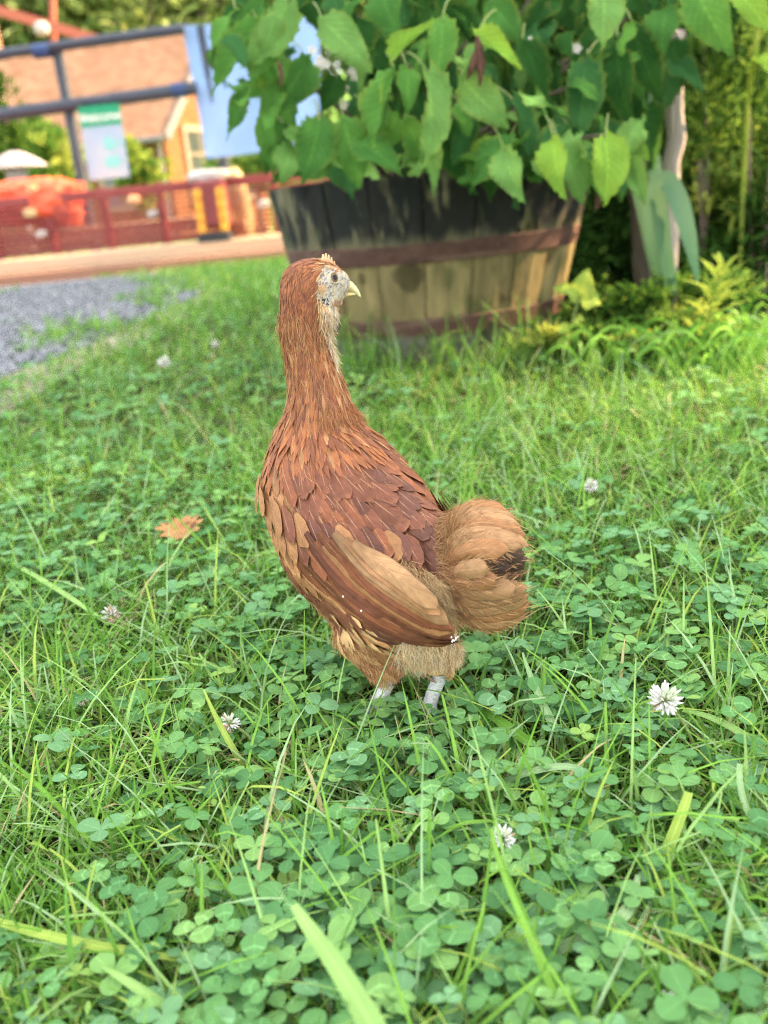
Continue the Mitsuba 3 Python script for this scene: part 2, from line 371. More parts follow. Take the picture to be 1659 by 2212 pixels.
def blades(p, L, W, tone, seed, lean=(0.15, 1.0), curl=(0.2, 1.2), blunt=0.3, base_z=-0.003):
    r = np.random.default_rng(seed); k = len(p)
    phi = r.uniform(0, 2 * np.pi, k); ln = r.uniform(*lean, k); cu = r.uniform(*curl, k)
    t = np.linspace(0, 1, NB)
    ang = ln[:, None] + cu[:, None] * t                                # angle from upright along the blade
    ds = L[:, None] / (NB - 1)
    hx = np.concatenate([np.zeros((k, 1)), np.cumsum(np.sin((ang[:, 1:] + ang[:, :-1]) / 2) * ds, 1)], 1)
    hz = np.concatenate([np.zeros((k, 1)), np.cumsum(np.cos((ang[:, 1:] + ang[:, :-1]) / 2) * ds, 1)], 1)
    hz = np.maximum(hz, 0.002)
    D = np.stack([np.cos(phi), np.sin(phi)], 1); S = np.stack([-D[:, 1], D[:, 0]], 1)
    tw = r.uniform(-.9, .9, k)[:, None] * t
    side = np.stack([S[:, None, 0] * np.cos(tw), S[:, None, 1] * np.cos(tw), np.sin(tw)], -1)
    c = np.stack([p[:, None, 0] + D[:, None, 0] * hx, p[:, None, 1] + D[:, None, 1] * hx, gz(p[:, 1])[:, None] + base_z + hz], -1)
    prof = np.array([0.7, 1.0, 0.92, 0.66, 0.06])
    wt = W[:, None] * prof
    bl = r.uniform(size=k) < blunt
    wt[bl, -1] = W[bl] * 0.5
    a, b = c - side * wt[..., None] / 2, c + side * wt[..., None] / 2
    V = np.stack([a, b], 2).reshape(k, NB * 2, 3)
    f = np.array([[i * 2, i * 2 + 1, i * 2 + 3] for i in range(NB - 1)] + [[i * 2, i * 2 + 3, i * 2 + 2] for i in range(NB - 1)])
    F = f[None] + (np.arange(k) * NB * 2)[:, None, None]
    uv = np.stack([np.tile([0.02, 0.98], NB), np.repeat(t * 0.96 + 0.01, 2)], 1)
    UV = uv[None] + np.stack([tone, tone * 0], 1)[:, None]
    return V.reshape(-1, 3), F.reshape(-1, 3), UV.reshape(-1, 2)
def tones(n, w, seed):
    return np.random.default_rng(seed).choice(len(w), n, p=np.array(w) / np.sum(w)).astype(float)

FEET = G(877, 1562)
def away_from_hen(p, r=0.02): return p[((p[:, 0] - FEET[0]) ** 2 + (p[:, 1] - FEET[1] + .01) ** 2 > r ** 2)]
gp = sample_lawn(46000, 0.22, 7.5, 1.75, 1)
share = clover_share(gp)
gr = np.random.default_rng(21)
gp = gp[(gr.uniform(size=len(gp)) > 0.45 * share) & (np.hypot(gp[:, 0] - FEET[0], gp[:, 1] - FEET[1] + .016) > .028)]
Yg = gp[:, 1]
Lg = gr.gamma(6, 1 / 6, len(gp)) * 0.042 * (0.75 + 0.35 * np.clip(Yg - .6, 0, 1.2)); Lg = np.clip(Lg, .015, .10)
Wg = gr.uniform(.0012, .0027, len(gp)) * (1 + 0.55 * np.clip(Yg - .7, 0, 4))
near = sample_lawn(17000, 0.24, 1.5, 1.1, 91); near = near[gr.uniform(size=len(near)) > .25 * clover_share(near)]
legs_xy = np.array([G(820, 1552)[:2], G(931, 1552)[:2]])
def off_legs(p): return (np.min(np.hypot(p[:, None, 0] - legs_xy[:, 0], p[:, None, 1] - legs_xy[:, 1] + .016), 1) > .019)
near = near[off_legs(near)]
g0 = blades(near, np.where(gr.uniform(size=len(near)) < .12, gr.uniform(.07, .12, len(near)), gr.uniform(.022, .058, len(near))), gr.uniform(.0010, .0024, len(near)), tones(len(near), [5, 6, 5, 1.5, 3, 5, .35, 3], 94), 95, (.3, 1.25), (.1, 1.2), .3)
g1 = blades(gp, Lg, Wg, tones(len(gp), [6, 5, 3, 3, 2, 2.5, .7, 5], 4), 5, (0.1, 1.15), (0.1, 1.3), 0.35)
def off_legs0(p): return np.hypot(p[:, 0] - FEET[0], p[:, 1] - FEET[1] + .02) > .05
# low thatch of dry stalks
tp = sample_lawn(9000, 0.22, 2.0, 1.3, 31)
g2 = blades(tp, gr.uniform(.015, .05, len(tp)), gr.uniform(.0008, .0016, len(tp)), tones(len(tp), [1, 0, 0, 2, 0, 0, 6, 2], 6), 7, (1.1, 1.5), (-.1, .2), 0.5, 0.001)
# taller tufts: scattered, round the barrel and along the weedy edge
tuft = sample_lawn(330, 0.27, 3.2, 1.3, 41); tuft = tuft[off_legs0(tuft)]
NR = 430; ring_a = gr.uniform(np.pi * 1.0, np.pi * 2.05, NR)
tall = np.vstack([np.repeat(tuft, 11, 0) + gr.normal(size=(len(tuft) * 11, 2)) * .007,
                  np.column_stack([BC[0] + (B_RB + gr.uniform(.01, .12, NR)) * np.cos(ring_a), BC[1] + (B_RB + gr.uniform(.01, .12, NR)) * np.sin(ring_a)])])
g3 = blades(tall, np.where(np.arange(len(tall)) < len(tall) - NR, gr.uniform(.03, .085, len(tall)), gr.uniform(.06, .13, len(tall))), gr.uniform(.0012, .0030, len(tall)), tones(len(tall), [4, 5, 5, 1.5, 4, 4, .8, 2], 8), 9, (0.1, 0.9), (0.4, 1.7), 0.25)
fp = sample_lawn(14000, 3.2, 9.4, .4, 131, 1.05, .3, 9.45)
g4 = blades(fp, gr.uniform(.05, .11, len(fp)), gr.uniform(.006, .012, len(fp)), tones(len(fp), [5, 4, 3, 4, 3, 2, .6, 4], 132), 133, (.2, 1.1), (.1, 1.0), .3)
ra = gr.uniform(np.pi * 1.05, np.pi * 1.95, 230); rr_ = B_RB + gr.uniform(.012, .10, 230)
bp_ = np.column_stack([BC[0] + rr_ * np.cos(ra), BC[1] + rr_ * np.sin(ra)])
g5 = blades(bp_, gr.uniform(.08, .17, 230), gr.uniform(.003, .0055, 230), tones(230, [4, 4, 3, 3, 2, 2, .3, 4], 142), 143, (.03, .45), (.1, 1.2), .15)
k = puv('grass', cat([g0, g1, g2, g3, g4, g5]), 'grass_blade_material', smooth=True)
labels[k] = {'label': 'mown green lawn grass around the hen and up to the barrel', 'category': 'grass', 'kind': 'stuff'}

# ---- clover
def leaflet_template(n=14, dome=0.10, fold=0.12, notch=0.0):
    V, UV = [[0, 0.52, 0.05]], [[0.5, 0.52]]
    for i in range(n):
        a = -np.pi / 2 + 2 * np.pi * i / n
        x, y = math.cos(a), math.sin(a)
        w = 0.47 * (0.80 + 0.22 * (y * 0.5 + 0.5)) * (1.0 + 0.018 * (-1) ** i)
        px_, py_ = w * x, 0.5 + 0.5 * y
        if y < -0.2: px_ *= 1 - 0.55 * (-(y + 0.2) / 0.8)
        if y > 0.95: py_ -= notch
        V.append([px_, py_, fold * abs(px_) - dome * ((py_ - .5) ** 2 * 2.2 + px_ ** 2 * 1.2)]); UV.append([0.5 + px_, py_ * 0.98 + 0.01])
    for i in range(n):                                    # an inner ring keeps the midrib fold crisp
        a = -np.pi / 2 + 2 * np.pi * i / n
        q = np.array(V[1 + i]); V.append((np.array([0, 0.52, 0.0]) + q) / 2 * np.array([1, 1, 1.0])); UV.append([0.5 + V[-1][0], V[-1][1] * 0.98 + 0.01])
    V[0] = [0, .52, -0.004]
    F = []
    for i in range(n):
        j = (i + 1) % n
        F += [[0, 1 + n + i, 1 + n + j], [1 + n + i, 1 + i, 1 + j], [1 + n + i, 1 + j, 1 + n + j]]
    return np.array(V, float), np.array(F), np.array(UV)
LT = [leaflet_template(14, .10, .10), leaflet_template(14, .05, .22, .03), leaflet_template(14, .22, .04)]
LT_FAR = leaflet_template(8, .10, .10)
def leaflet_frames(c, size, yaw, tiltdir, tilt, spread, jit):
    """The frames of a sprig's three leaflets: rows are width, length, normal, scaled."""
    nx = np.array([math.cos(tiltdir) * math.sin(tilt), math.sin(tiltdir) * math.sin(tilt), math.cos(tilt)])
    a = nrm(np.cross([0.3, 1, 0.2], nx)); b = np.cross(nx, a)
    out = []
    for i in range(3):
        th = yaw + i * 2 * np.pi / 3 + jit[i]
        d = math.cos(th) * a + math.sin(th) * b
        d = nrm(d * math.cos(spread) + nx * math.sin(spread))
        w = nrm(np.cross(d, nx)); n = np.cross(w, d)
        s = size * (1 + 0.12 * math.sin(7 * th))
        out.append(np.stack([w * s, d * s, n * s]))
    return out
def sprig(p, size, h, r):
    c = np.array([p[0] + r.normal() * .006, p[1] + r.normal() * .006, gz(p[1]) + h])
    fr = leaflet_frames(c, size, r.uniform(0, 6.3), r.uniform(0, 6.3), abs(r.normal() * .28), r.normal() * .12 + .05, r.normal(size=3) * .16)
    mid = np.array([(p[0] + c[0]) / 2 + r.normal() * .004, (p[1] + c[1]) / 2, gz(p[1]) + h * .5])
    return c, fr, tube(spline([[p[0], p[1], gz(p[1]) - .002], mid, c - [0, 0, .0005]], 5), [.0008, .0007, .0007, .0006, .0005], 4, False)
rc = np.random.default_rng(77)
cp = sample_lawn(9500, 0.2, 4.5, 1.5, 51)
cp = cp[rc.uniform(size=len(cp)) < np.clip(0.10 + 1.1 * clover_share(cp), 0, 1)]
cp = cp[np.argsort(cp[:, 1])]
hen_clear = np.min([np.hypot(cp[:, 0] - G(x, 1552)[0], cp[:, 1] - G(x, 1552)[1] + .006) for x in (820, 931)], 0) < .012
cp = cp[~hen_clear]
toe = np.array([G(x, y)[:2] for x, y in ((790, 1580), (835, 1590), (868, 1568), (905, 1585), (950, 1578), (985, 1560), (770, 1556), (885, 1600), (925, 1602), (815, 1606))])
cp = np.vstack([cp, toe])
NEAR = [i for i, q in enumerate(cp) if abs(q[0]) < half_width(q[1]) * 1.01 and q[1] > 0.285 and q[1] < 0.75]
rc.shuffle(NEAR); NEAR = set(NEAR[:240]); TOE0 = len(cp) - len(toe)
far_v = {0: [], 1: []}
LDICT = {}
def leaflet_dict(kind, tone, mark):
    if (kind, tone, mark) not in LDICT:
        v, f, uv = LT[kind]
        LDICT[kind, tone, mark] = mikit.ply((v, f), 'clover_material', smooth=True, uv=uv + [tone, mark])
    return LDICT[kind, tone, mark]
def mat4(rows, off):
    m = np.eye(4); m[:3, :3] = np.asarray(rows).T; m[:3, 3] = off
    return T(m.tolist())
far_parts, stalks = [], []
for i, q in enumerate(cp):
    size = (.0062 + .0088 * rc.beta(1.6, 1.6)) * (1.0 if q[1] < 1.2 else 1.2); h = rc.uniform(.008, .034) if not (abs(q[0] - FEET[0]) < .045 and abs(q[1] - FEET[1] + .022) < .04) else rc.uniform(.004, .013)
    if i >= TOE0: h = rc.uniform(.016, .023)
    c, fr, st = sprig(q, size, h, rc)
    tone, mark = int(rc.choice(6, p=[.26, .23, .22, .10, .17, .02])), int(rc.uniform() < 0.4)
    if i in NEAR:
        s = thing('clover_sprig', 'three-leaved clover sprig in the near lawn', 'clover', 'clover sprigs in the near lawn')
        for kk, m in enumerate(fr):
            scene[key(f'{s}__leaflet')] = {**leaflet_dict(int(rc.integers(3)), tone, mark), 'to_world': mat4(m, c)}
        put('stalk', st, 'green_stem', s, smooth=True)
    else:
        v, f, uv = LT[int(rc.integers(3))] if q[1] < 1.3 else LT_FAR
        far_parts.append(scatter(v, f, uv, np.array(fr), np.repeat(c[None], 3, 0), np.tile([float(tone), float(mark)], (3, 1))))
        if q[1] < 1.2: stalks.append(st)
k = puv('clover', cat(far_parts), 'clover_material'); labels[k] = {'label': 'patches of clover leaves growing through the lawn', 'category': 'clover', 'kind': 'stuff'}
k = put('clover_stalks', cat(stalks), 'green_stem', k, smooth=True, kind='stuff')

# ---- small low weeds between the clover (chickweed-like rosettes)
wv = leaflet_template(8, .05, .15)
wp = sample_lawn(900, 0.25, 2.2, 1.3, 61); wr = np.random.default_rng(8)
M, O, D = [], [], []
for q in wp:
    n = int(wr.integers(3, 7)); h = wr.uniform(.006, .03); tone = float(wr.choice([1, 3, 5, 0]))
    for j in range(n):
        th = wr.uniform(0, 6.3); up = wr.uniform(-.1, .9)
        d = nrm([math.cos(th), math.sin(th), up]); m = frames(d[None], np.array([[0, 0, 1.0]]))[0] * wr.uniform(.005, .010)
        m[0] *= 0.6
        M.append(m); O.append([q[0] + d[0] * .003, q[1] + d[1] * .003, gz(q[1]) + h * (j + 1) / n]); D.append([tone, 0])
k = puv('low_weeds', scatter(*wv, np.array(M), np.array(O), np.array(D)), 'clover_material')
labels[k] = {'label': 'tiny leafy weeds scattered low in the lawn', 'category': 'weeds', 'kind': 'stuff'}

# ---- broad blades of grass that stand out one by one
def ribbon(pts, w, normal_hint=(0, 0, 1), crease=0.18, tone=2, n=14, blunt=True):
    pts = spline(pts, n); w = np.interp(np.linspace(0, 1, n), np.linspace(0, 1, len(w)), w)
    t = nrm(np.gradient(pts, axis=0)); s = nrm(np.cross(t, np.broadcast_to(normal_hint, t.shape))); nn = np.cross(s, t)
    V, UV = [], []
    for i in range(n):
        for j, u in enumerate((-.5, -.25, 0, .25, .5)):
            V.append(pts[i] + s[i] * u * w[i] + nn[i] * crease * w[i] * abs(u)); UV.append([tone + u * .96 + .5, 0.01 + 0.86 * i / (n - 1)])
    return np.array(V), grid_faces(n, 5), np.array(UV)
def gpath(px): return [G(x, y, z) for x, y, z in px]
BROAD = [
    ([(830, 2290, .03), (800, 2212, .05), (735, 2100, .062), (672, 2010, .066), (634, 1955, .066)], [62, 58, 44, 34, 20], 2, 'broadest grass blade, pale and blunt, rising from the bottom edge'),
    ([(1235, 1680, .004), (1205, 1590, .015), (1172, 1520, .03), (1146, 1460, .04), (1129, 1410, .05)], [17, 20, 18, 12, 4], 5, 'upright pale grass blade with a pointed tip right of the hen legs'),
    ([(1030, 1530, .02), (1085, 1562, .022), (1150, 1610, .015), (1215, 1655, .004)], [12, 24, 24, 12], 0, 'flat green grass blade lying beside the hen right foot'),
    ([(1040, 1720, .004), (1110, 1680, .022), (1190, 1658, .03), (1250, 1660, .03), (1292, 1685, .016)], [10, 15, 17, 14, 4], 5, 'arching pale blade in the right lawn below the upright blade'),
    ([(1185, 1748, .01), (1222, 1715, .018), (1255, 1690, .02)], [24, 26, 24], 2, 'short wide pale blade tip below the arching blade'),
    ([(1425, 1895, .004), (1443, 1835, .018), (1468, 1770, .03), (1488, 1712, .035)], [24, 26, 24, 18], 4, 'yellowish torn broad blade standing left of the dried brown leaf'),
    ([(-40, 1980, .02), (60, 2010, .028), (190, 2040, .03), (330, 2062, .026), (430, 2085, .012)], [16, 22, 22, 16, 6], 4, 'long yellow green blade lying across the lower left corner'),
    ([(1475, 1535, .02), (1540, 1552, .024), (1610, 1590, .022), (1680, 1650, .01)], [8, 16, 18, 14], 2, 'long pale blade bending right below the large clover flower'),
    ([(1250, 2250, .01), (1190, 2130, .03), (1130, 1990, .045), (1085, 1880, .055), (1062, 1790, .06)], [20, 19, 16, 14, 8], 1, 'long narrow blade crossing in front of the lower clover flower'),
    ([(1150, 2065, .006), (1220, 2045, .016), (1310, 2005, .024), (1360, 1960, .026), (1378, 1890, .02)], [18, 30, 32, 26, 12], 5, 'wide pale blade curving up in the lower right lawn'),
    ([(535, 1670, .004), (505, 1620, .02), (472, 1560, .035), (440, 1490, .045)], [12, 14, 12, 4], 4, 'yellow green blade leaning over the wilted clover flower'),
    ([(528, 1988, .02), (590, 2035, .022), (660, 2085, .01)], [6, 17, 14], 5, 'pale blue green blade left of the broadest grass blade'),
    ([(215, 2085, .03), (290, 2130, .03), (370, 2185, .02), (440, 2240, .01)], [8, 22, 22, 14], 2, 'pale blade running off the bottom edge at the left'),
    ([(1598, 1650, .035), (1600, 1700, .034), (1618, 1760, .026), (1658, 1815, .008)], [12, 14, 13, 6], 5, 'curved pale blade at the right edge above the dried leaf'),
    ([(940, 2240, .004), (985, 2120, .02), (1030, 2000, .035)], [12, 11, 4], 1, 'thin upright green blade near the bottom centre'),
    ([(20, 1640, .03), (90, 1705, .03), (170, 1790, .02), (220, 1850, .005)], [5, 11, 11, 6], 0, 'slim green blade slanting down through the left clover'),
    ([(0, 1205, .02), (60, 1235, .03), (150, 1290, .03), (235, 1350, .012)], [6, 12, 12, 5], 2, 'soft pale blade arching at the left edge above the clover'),
]
for px_, w, tone, lab in BROAD:
    pts = gpath(px_); m = mperpx(pts[len(pts) // 2])
    k = thing('broad_grass_blade', lab, 'grass blade', 'broad grass blades standing out of the lawn')
    c = ribbon(pts, np.array(w) * m, nrm(CAM - pts[len(pts) // 2]) * 0.7 + [0, 0, .7], .16, tone)
    scene[k] = mikit.ply((c[0], c[1]), 'grass_blade_material', smooth=True, uv=c[2])

# ---- clover flowers
def floret_fn(p, n, uv):
    v = uv.y - dr.floor(uv.y)
    c = pick(dr.floor(uv.x), [(.80, .79, .76), (.72, .76, .60), (.62, .42, .30), (.78, .70, .70)])
    return mikit.mix(C3(.50, .58, .26), c, mikit.smoothstep(0.05, 0.45, v))
thin('floret', floret_fn, 0.6, 0.6)
def flower_head(c, R, up, seed, wilt=0.0, n=64):
    r = np.random.default_rng(seed); up = nrm(up)
    a = nrm(np.cross(up, [.3, .7, .1])); b = np.cross(up, a)
    pts = []
    for i in range(n):
        z = 1 - 1.75 * (i + .5) / n; t = i * 2.39996
        q = math.sqrt(max(0, 1 - z * z)); d = nrm(q * math.cos(t) * a + q * math.sin(t) * b + z * up + r.normal(size=3) * .12)
        if r.uniform() < wilt: d = nrm(d - 1.5 * up)
        L, w = R * r.uniform(.85, 1.1), R * .20
        s = nrm(np.cross(d, up + r.normal(size=3) * .3)); o = np.cross(s, d)
        base = c + d * R * .15
        V = np.array([base - s * w * .3, base + s * w * .3, base + d * L * .6 - s * w * .7 + o * w * .3, base + d * L * .6 + s * w * .7 + o * w * .3, base + d * L - s * w * .25 + up * L * .12, base + d * L + s * w * .25 + up * L * .12, base + d * L * .7 - o * w * .6])
        F = np.array([[0, 1, 3], [0, 3, 2], [2, 3, 5], [2, 5, 4], [0, 6, 1], [1, 6, 3], [0, 2, 6], [2, 4, 6], [3, 6, 5], [4, 5, 6]])
        tone = (2 if r.uniform() < .75 else 3) if (d @ up < -.35 and r.uniform() < .7) or r.uniform() < wilt * .6 else (1 if d @ up > .8 else 0)
        UV = np.column_stack([np.full(7, tone + .5), [.02, .02, .6, .6, .95, .95, .6]])
        pts.append((V, F, UV))
    return cat(pts)
FLOWERS = [((1436, 1512), 33, .045, 0, 'large white clover flower on a tall stem at the right'), ((1087, 1812), 27, .03, .1, 'white clover flower behind a narrow blade in the lower lawn'),
           ((497, 1562), 20, .028, .5, 'wilted clover flower with brown florets at the left'), ((240, 1328), 19, .025, .3, 'small pale clover flower among the left clover'),
           ((355, 784), 13, .05, 0, 'far white clover flower near the gravel'), ((1276, 1050), 15, .03, .2, 'blurred white clover flower right of the tail'),
           ((1442, 2162), 19, .02, .2, 'white clover flower at the bottom right edge'), ((178, 1512), 12, .02, .4, 'tiny white clover flower at the left, half hidden'),
           ((465, 745), 9, .04, 0, 'faint distant white flower head in the lawn before the barrel')]
for i, ((x, y), rpx, z, wilt, lab) in enumerate(FLOWERS):
    c = G(x, y, z); R = rpx * mperpx(c)
    k = thing('clover_flower', lab, 'flower', 'clover flowers in the lawn')
    up = nrm(np.array([.05, -.25, 1.0]) if i else np.array([.15, -.35, .9]))
    puv('flower_head', flower_head(c, R, up, 100 + i, wilt), 'floret', k)
    foot = c + np.array([.012 if i % 2 else .018, -.006, 0]); foot[2] = gz(foot[1]) - .003
    put('stem', tube(spline([foot, (foot + c) / 2 + [.004, 0, .003], c - up * R * .2], 9), .0011, 6), 'green_stem', k, smooth=True)

# ---- fallen leaves
def dead_fn(p, n, uv):
    a = mikit.fbm(p.x * 90, p.y * 90, p.z * 90, 3)
    c = mikit.mix(C3(.28, .125, .055), C3(.44, .25, .095), a)
    return mikit.mix(c, C3(.16, .075, .035), mikit.smoothstep(.62, .72, mikit.noise(p.x * 130, p.y * 130, 1)))
solid('dead_leaf', dead_fn, 0.75, 0.2)
def dead_leaf(c, s, yaw, seed, curl=.25):
    r = np.random.default_rng(seed); nr, na = 7, 30; V = [[0, 0, 0]]
    for i in range(1, nr):
        for j in range(na):
            a = 2 * np.pi * j / na; lobe = .72 + .28 * math.cos(5 * a + .4) ** 2 * (1 if i > 2 else .3) + .05 * r.normal() * (i > 4)
            q = i / (nr - 1) * lobe
            V.append([q * math.cos(a) * 1.15, q * math.sin(a) * .85, 0])
    V = np.array(V); V[:, 2] = curl * (V[:, 0] ** 2) + .22 * (meshkit.fbm(V * 2.6 + seed, 3, seed) - .4)
    F = [[0, 1 + j, 1 + (j + 1) % na] for j in range(na)]
    for i in range(nr - 2):
        for j in range(na):
            a, b = 1 + i * na + j, 1 + i * na + (j + 1) % na
            F += [[a, a + na, b + na], [a, b + na, b]]
    co, si = math.cos(yaw), math.sin(yaw)
    V = V @ np.array([[co, si, 0], [-si, co, 0], [0, 0, 1]]) * s
    tilt = .42; V = V @ np.array([[1, 0, 0], [0, math.cos(tilt), math.sin(tilt)], [0, -math.sin(tilt), math.cos(tilt)]])
    return V + c, np.array(F)
c = G(390, 1142, .03); s = 46 * mperpx(c)
k = thing('fallen_leaf', 'orange brown fallen leaf lying on the clover left of the hen', 'leaf'); scene[k] = mikit.ply(dead_leaf(c, s, .2, 4), 'dead_leaf', smooth=True)
c = G(1608, 1832, .016)
k = thing('fallen_leaf', 'small shrivelled grey brown leaf at the right edge of the lawn', 'leaf'); scene[k] = mikit.ply(dead_leaf(c, 20 * mperpx(c), .9, 8, .9), 'dead_leaf', smooth=True)
# ---------------------------------------------------------------- bush in the barrel
def leaf_template(seed, droop=.25, fold=.18, wav=.055, rows=19, cols=7, serr=.075, heart=.16):
    r = np.random.default_rng(seed); V, UV = [], []
    ph = r.uniform(0, 6.3, 3)
    for i in range(rows):
        t = i / (rows - 1)
        w = 0.5 * (max(0.0, math.sin(math.pi * min(1, t ** .72))) ** .85 * (1 - .18 * t)) * 1.06 + (0.004 if i in (0, rows - 1) else 0)
        if t > .86: w *= .8
        if 0 < i < rows - 1: w *= 1 + serr * (-1) ** i
        for j in range(cols):
            u = j / (cols - 1) * 2 - 1
            x = u * w; y = t - heart * (abs(u) ** 1.5) * max(0, 1 - 4 * t) * .6 - (serr * .5 * (-1) ** i if abs(u) == 1 else 0)
            z = fold * abs(x) - droop * t * t + wav * math.sin(9 * t + ph[0] + 2 * u) * abs(u) + .03 * math.sin(4 * t + ph[1])
            V.append([x * .95, y, z]); UV.append([.5 + u * .49, t * .98 + .01])
    return np.array(V), grid_faces(rows, cols), np.array(UV)
PLT = [leaf_template(1, .25, .28, .07), leaf_template(2, .45, .10, .09), leaf_template(3, .10, .55, .07), leaf_template(4, .6, .35, .10), leaf_template(5, .15, .1, .12)]
PLD = {}
def bush_leaf(parent, base, tip, width, tone, nhint, shape=0, name='leaf'):
    if (shape, tone) not in PLD:
        v, f, uv = PLT[shape]; PLD[shape, tone] = mikit.ply((v, f), 'broad_leaf_material', smooth=True, uv=uv + [tone, 0])
    base, tip = np.asarray(base), np.asarray(tip); L = np.linalg.norm(tip - base)
    m = frames((tip - base)[None], np.asarray(nhint)[None])[0]
    scene[key(f'{parent}__{name}')] = {**PLD[shape, tone], 'to_world': mat4(np.stack([m[0] * width * 1.05, m[1] * L, m[2] * L]), base)}
bush = thing('leafy_bush', 'bush of large serrated green leaves growing in the barrel planter', 'bush')
STEMS = []
rs = np.random.default_rng(5)
def branch(p0, p1, r0, r1, sag=.03, name='branch'):
    mid = (np.asarray(p0) + p1) / 2 + np.array([rs.normal() * .02, rs.normal() * .02, sag])
    pts = spline([p0, mid, p1], 9)
    put(name, tube(pts, np.linspace(r0, r1, 9), 7), 'bark', bush, smooth=True); STEMS.append(pts)
root = np.array([BC[0], BC[1], .30])
TIPS = [P(700, 130, 1.78), P(560, 120, 1.75), P(880, 140, 1.58), P(1010, 90, 1.66), P(1130, 60, 1.8), P(1330, 60, 1.75), P(1250, 180, 1.68), P(960, -60, 1.9), P(720, -40, 2.0), P(1200, -80, 1.95), P(1480, -40, 1.8), P(600, -30, 1.9), P(1180, 290, 1.5), P(1320, 290, 1.52), P(690, 250, 1.55), P(640, 160, 1.85), P(1380, 130, 1.95)]
for i, t in enumerate(TIPS):
    branch(root + rs.normal(size=3) * [.05, .05, 0], t, .010 if i < 11 else .006, .003)
# leaves the photograph shows one by one: base, tip, width, tone, distance, shape
LV = [((690, 262), (663, 388), 100, 0, 1.46, 0), ((742, 262), (778, 388), 84, 1, 1.47, 1), ((925, 158), (948, 345), 92, 2, 1.40, 0), ((855, 165), (792, 305), 78, 1, 1.42, 2),
      ((880, 148), (886, 220), 52, 1, 1.41, 3), ((1000, 172), (1088, 268), 84, 2, 1.44, 1), ((850, 132), (927, 42), 40, 4, 1.42, 2), ((1032, 72), (1126, 142), 42, 4, 1.44, 2),
      ((955, 45), (950, 162), 72, 1, 1.43, 0), ((698, 48), (798, 124), 86, 2, 1.48, 1), ((825, -20), (850, 72), 90, 0, 1.55, 0), ((1102, 296), (1008, 376), 74, 0, 1.47, 1),
      ((1088, 325), (1118, 434), 74, 2, 1.40, 0), ((1196, 302), (1204, 424), 70, 4, 1.38, 0), ((1205, 310), (1276, 414), 66, 2, 1.41, 1), ((1308, 300), (1322, 432), 98, 4, 1.40, 0),
      ((1262, 135), (1258, 296), 92, 5, 1.50, 0), ((1128, 95), (1222, 246), 68, 3, 1.55, 1), ((1332, 95), (1350, 275), 80, 3, 1.56, 0), ((1300, -30), (1312, 88), 94, 2, 1.45, 0),
      ((1498, -30), (1576, 118), 96, 1, 1.50, 0), ((1368, 60), (1412, 214), 78, 3, 1.58, 1), ((510, 25), (428, 84), 58, 1, 1.56, 1), ((622, 8), (542, 146), 92, 2, 1.50, 0),
      ((562, 58), (450, 194), 58, 1, 1.55, 2), ((542, 186), (478, 276), 44, 0, 1.58, 1), ((602, 196), (546, 344), 66, 1, 1.53, 3), ((612, 268), (556, 338), 50, 0, 1.56, 0),
      ((662, 130), (598, 250), 74, 0, 1.57, 2), ((1110, 215), (1162, 336), 64, 5, 1.50, 0), ((880, 262), (926, 374), 58, 1, 1.46, 1), ((1580, -30), (1668, 58), 66, 4, 1.42, 0),
      ((728, 168), (700, 236), 60, 3, 1.60, 0), ((1240, 290), (1150, 330), 60, 5, 1.5, 2), ((1360, 320), (1392, 440), 56, 2, 1.55, 2), ((1010, 250), (1000, 340), 60, 5, 1.52, 1),
      ((915, 300), (955, 392), 48, 2, 1.45, 3), ((800, 250), (812, 330), 58, 5, 1.5, 0), ((560, 10), (500, 66), 46, 0, 1.6, 2), ((1060, 10), (1120, 70), 76, 0, 1.58, 1), ((720, -10), (735, 40), 60, 5, 1.6, 0),
      ((1440, 20), (1420, 120), 80, 0, 1.6, 0), ((980, 110), (1010, 160), 40, 2, 1.44, 4), ((640, 330), (590, 396), 40, 3, 1.6, 2), ((640, 60), (586, 120), 48, 4, 1.56, 0)]
for n, (a, b, w, tone, Y, sh) in enumerate(LV):
    pa, pb = P(*a, Y), P(*b, Y - .03)
    nh = nrm(nrm(CAM - pa) * .75 + np.array([rs.normal() * .6, -.1, .55 + rs.normal() * .3]))
    bush_leaf(bush, pa, pb, w * mperpx(pa), tone, nh, sh)
    q = pa + np.array([rs.normal() * .02, .05, .035])
    put('leaf_stalk', tube(spline([pa, (pa + q) / 2 + [0, 0, .006], q], 5), .0014, 5, False), 'green_stem', bush, smooth=True)
# the rest of the crown
rg = np.random.default_rng(29)
for _ in range(70):                                   # smaller leaves in front, lapping over one another
    x = rg.uniform(480, 1400); low = np.interp(x, [480, 560, 640, 700, 1080, 1300, 1400], [250, 320, 360, 345, 365, 395, 330])
    y = low - rg.uniform(20, 330) * rg.uniform(.3, 1)
    if 640 < x < 790 and 110 < y < 250 and rg.uniform() < .7: continue
    if x < 640 and rg.uniform() < .4: continue
    b = P(x, y, rg.uniform(1.42, 1.6)); az = rg.uniform(0, 6.3)
    d = nrm([math.cos(az) * .9, math.sin(az) * .6 - .3, -rg.uniform(.1, 1.1)]); L = rg.uniform(.04, .075)
    bush_leaf(bush, b, b + d * L, L * rg.uniform(.62, .85), int(rg.choice([0, 1, 2, 4, 5], p=[.25, .27, .25, .08, .15])), nrm([rg.normal() * .6, -.45 + rg.normal() * .3, .8]), int(rg.integers(5)))
inner = []
n_fill = 0
rf = np.random.default_rng(19)
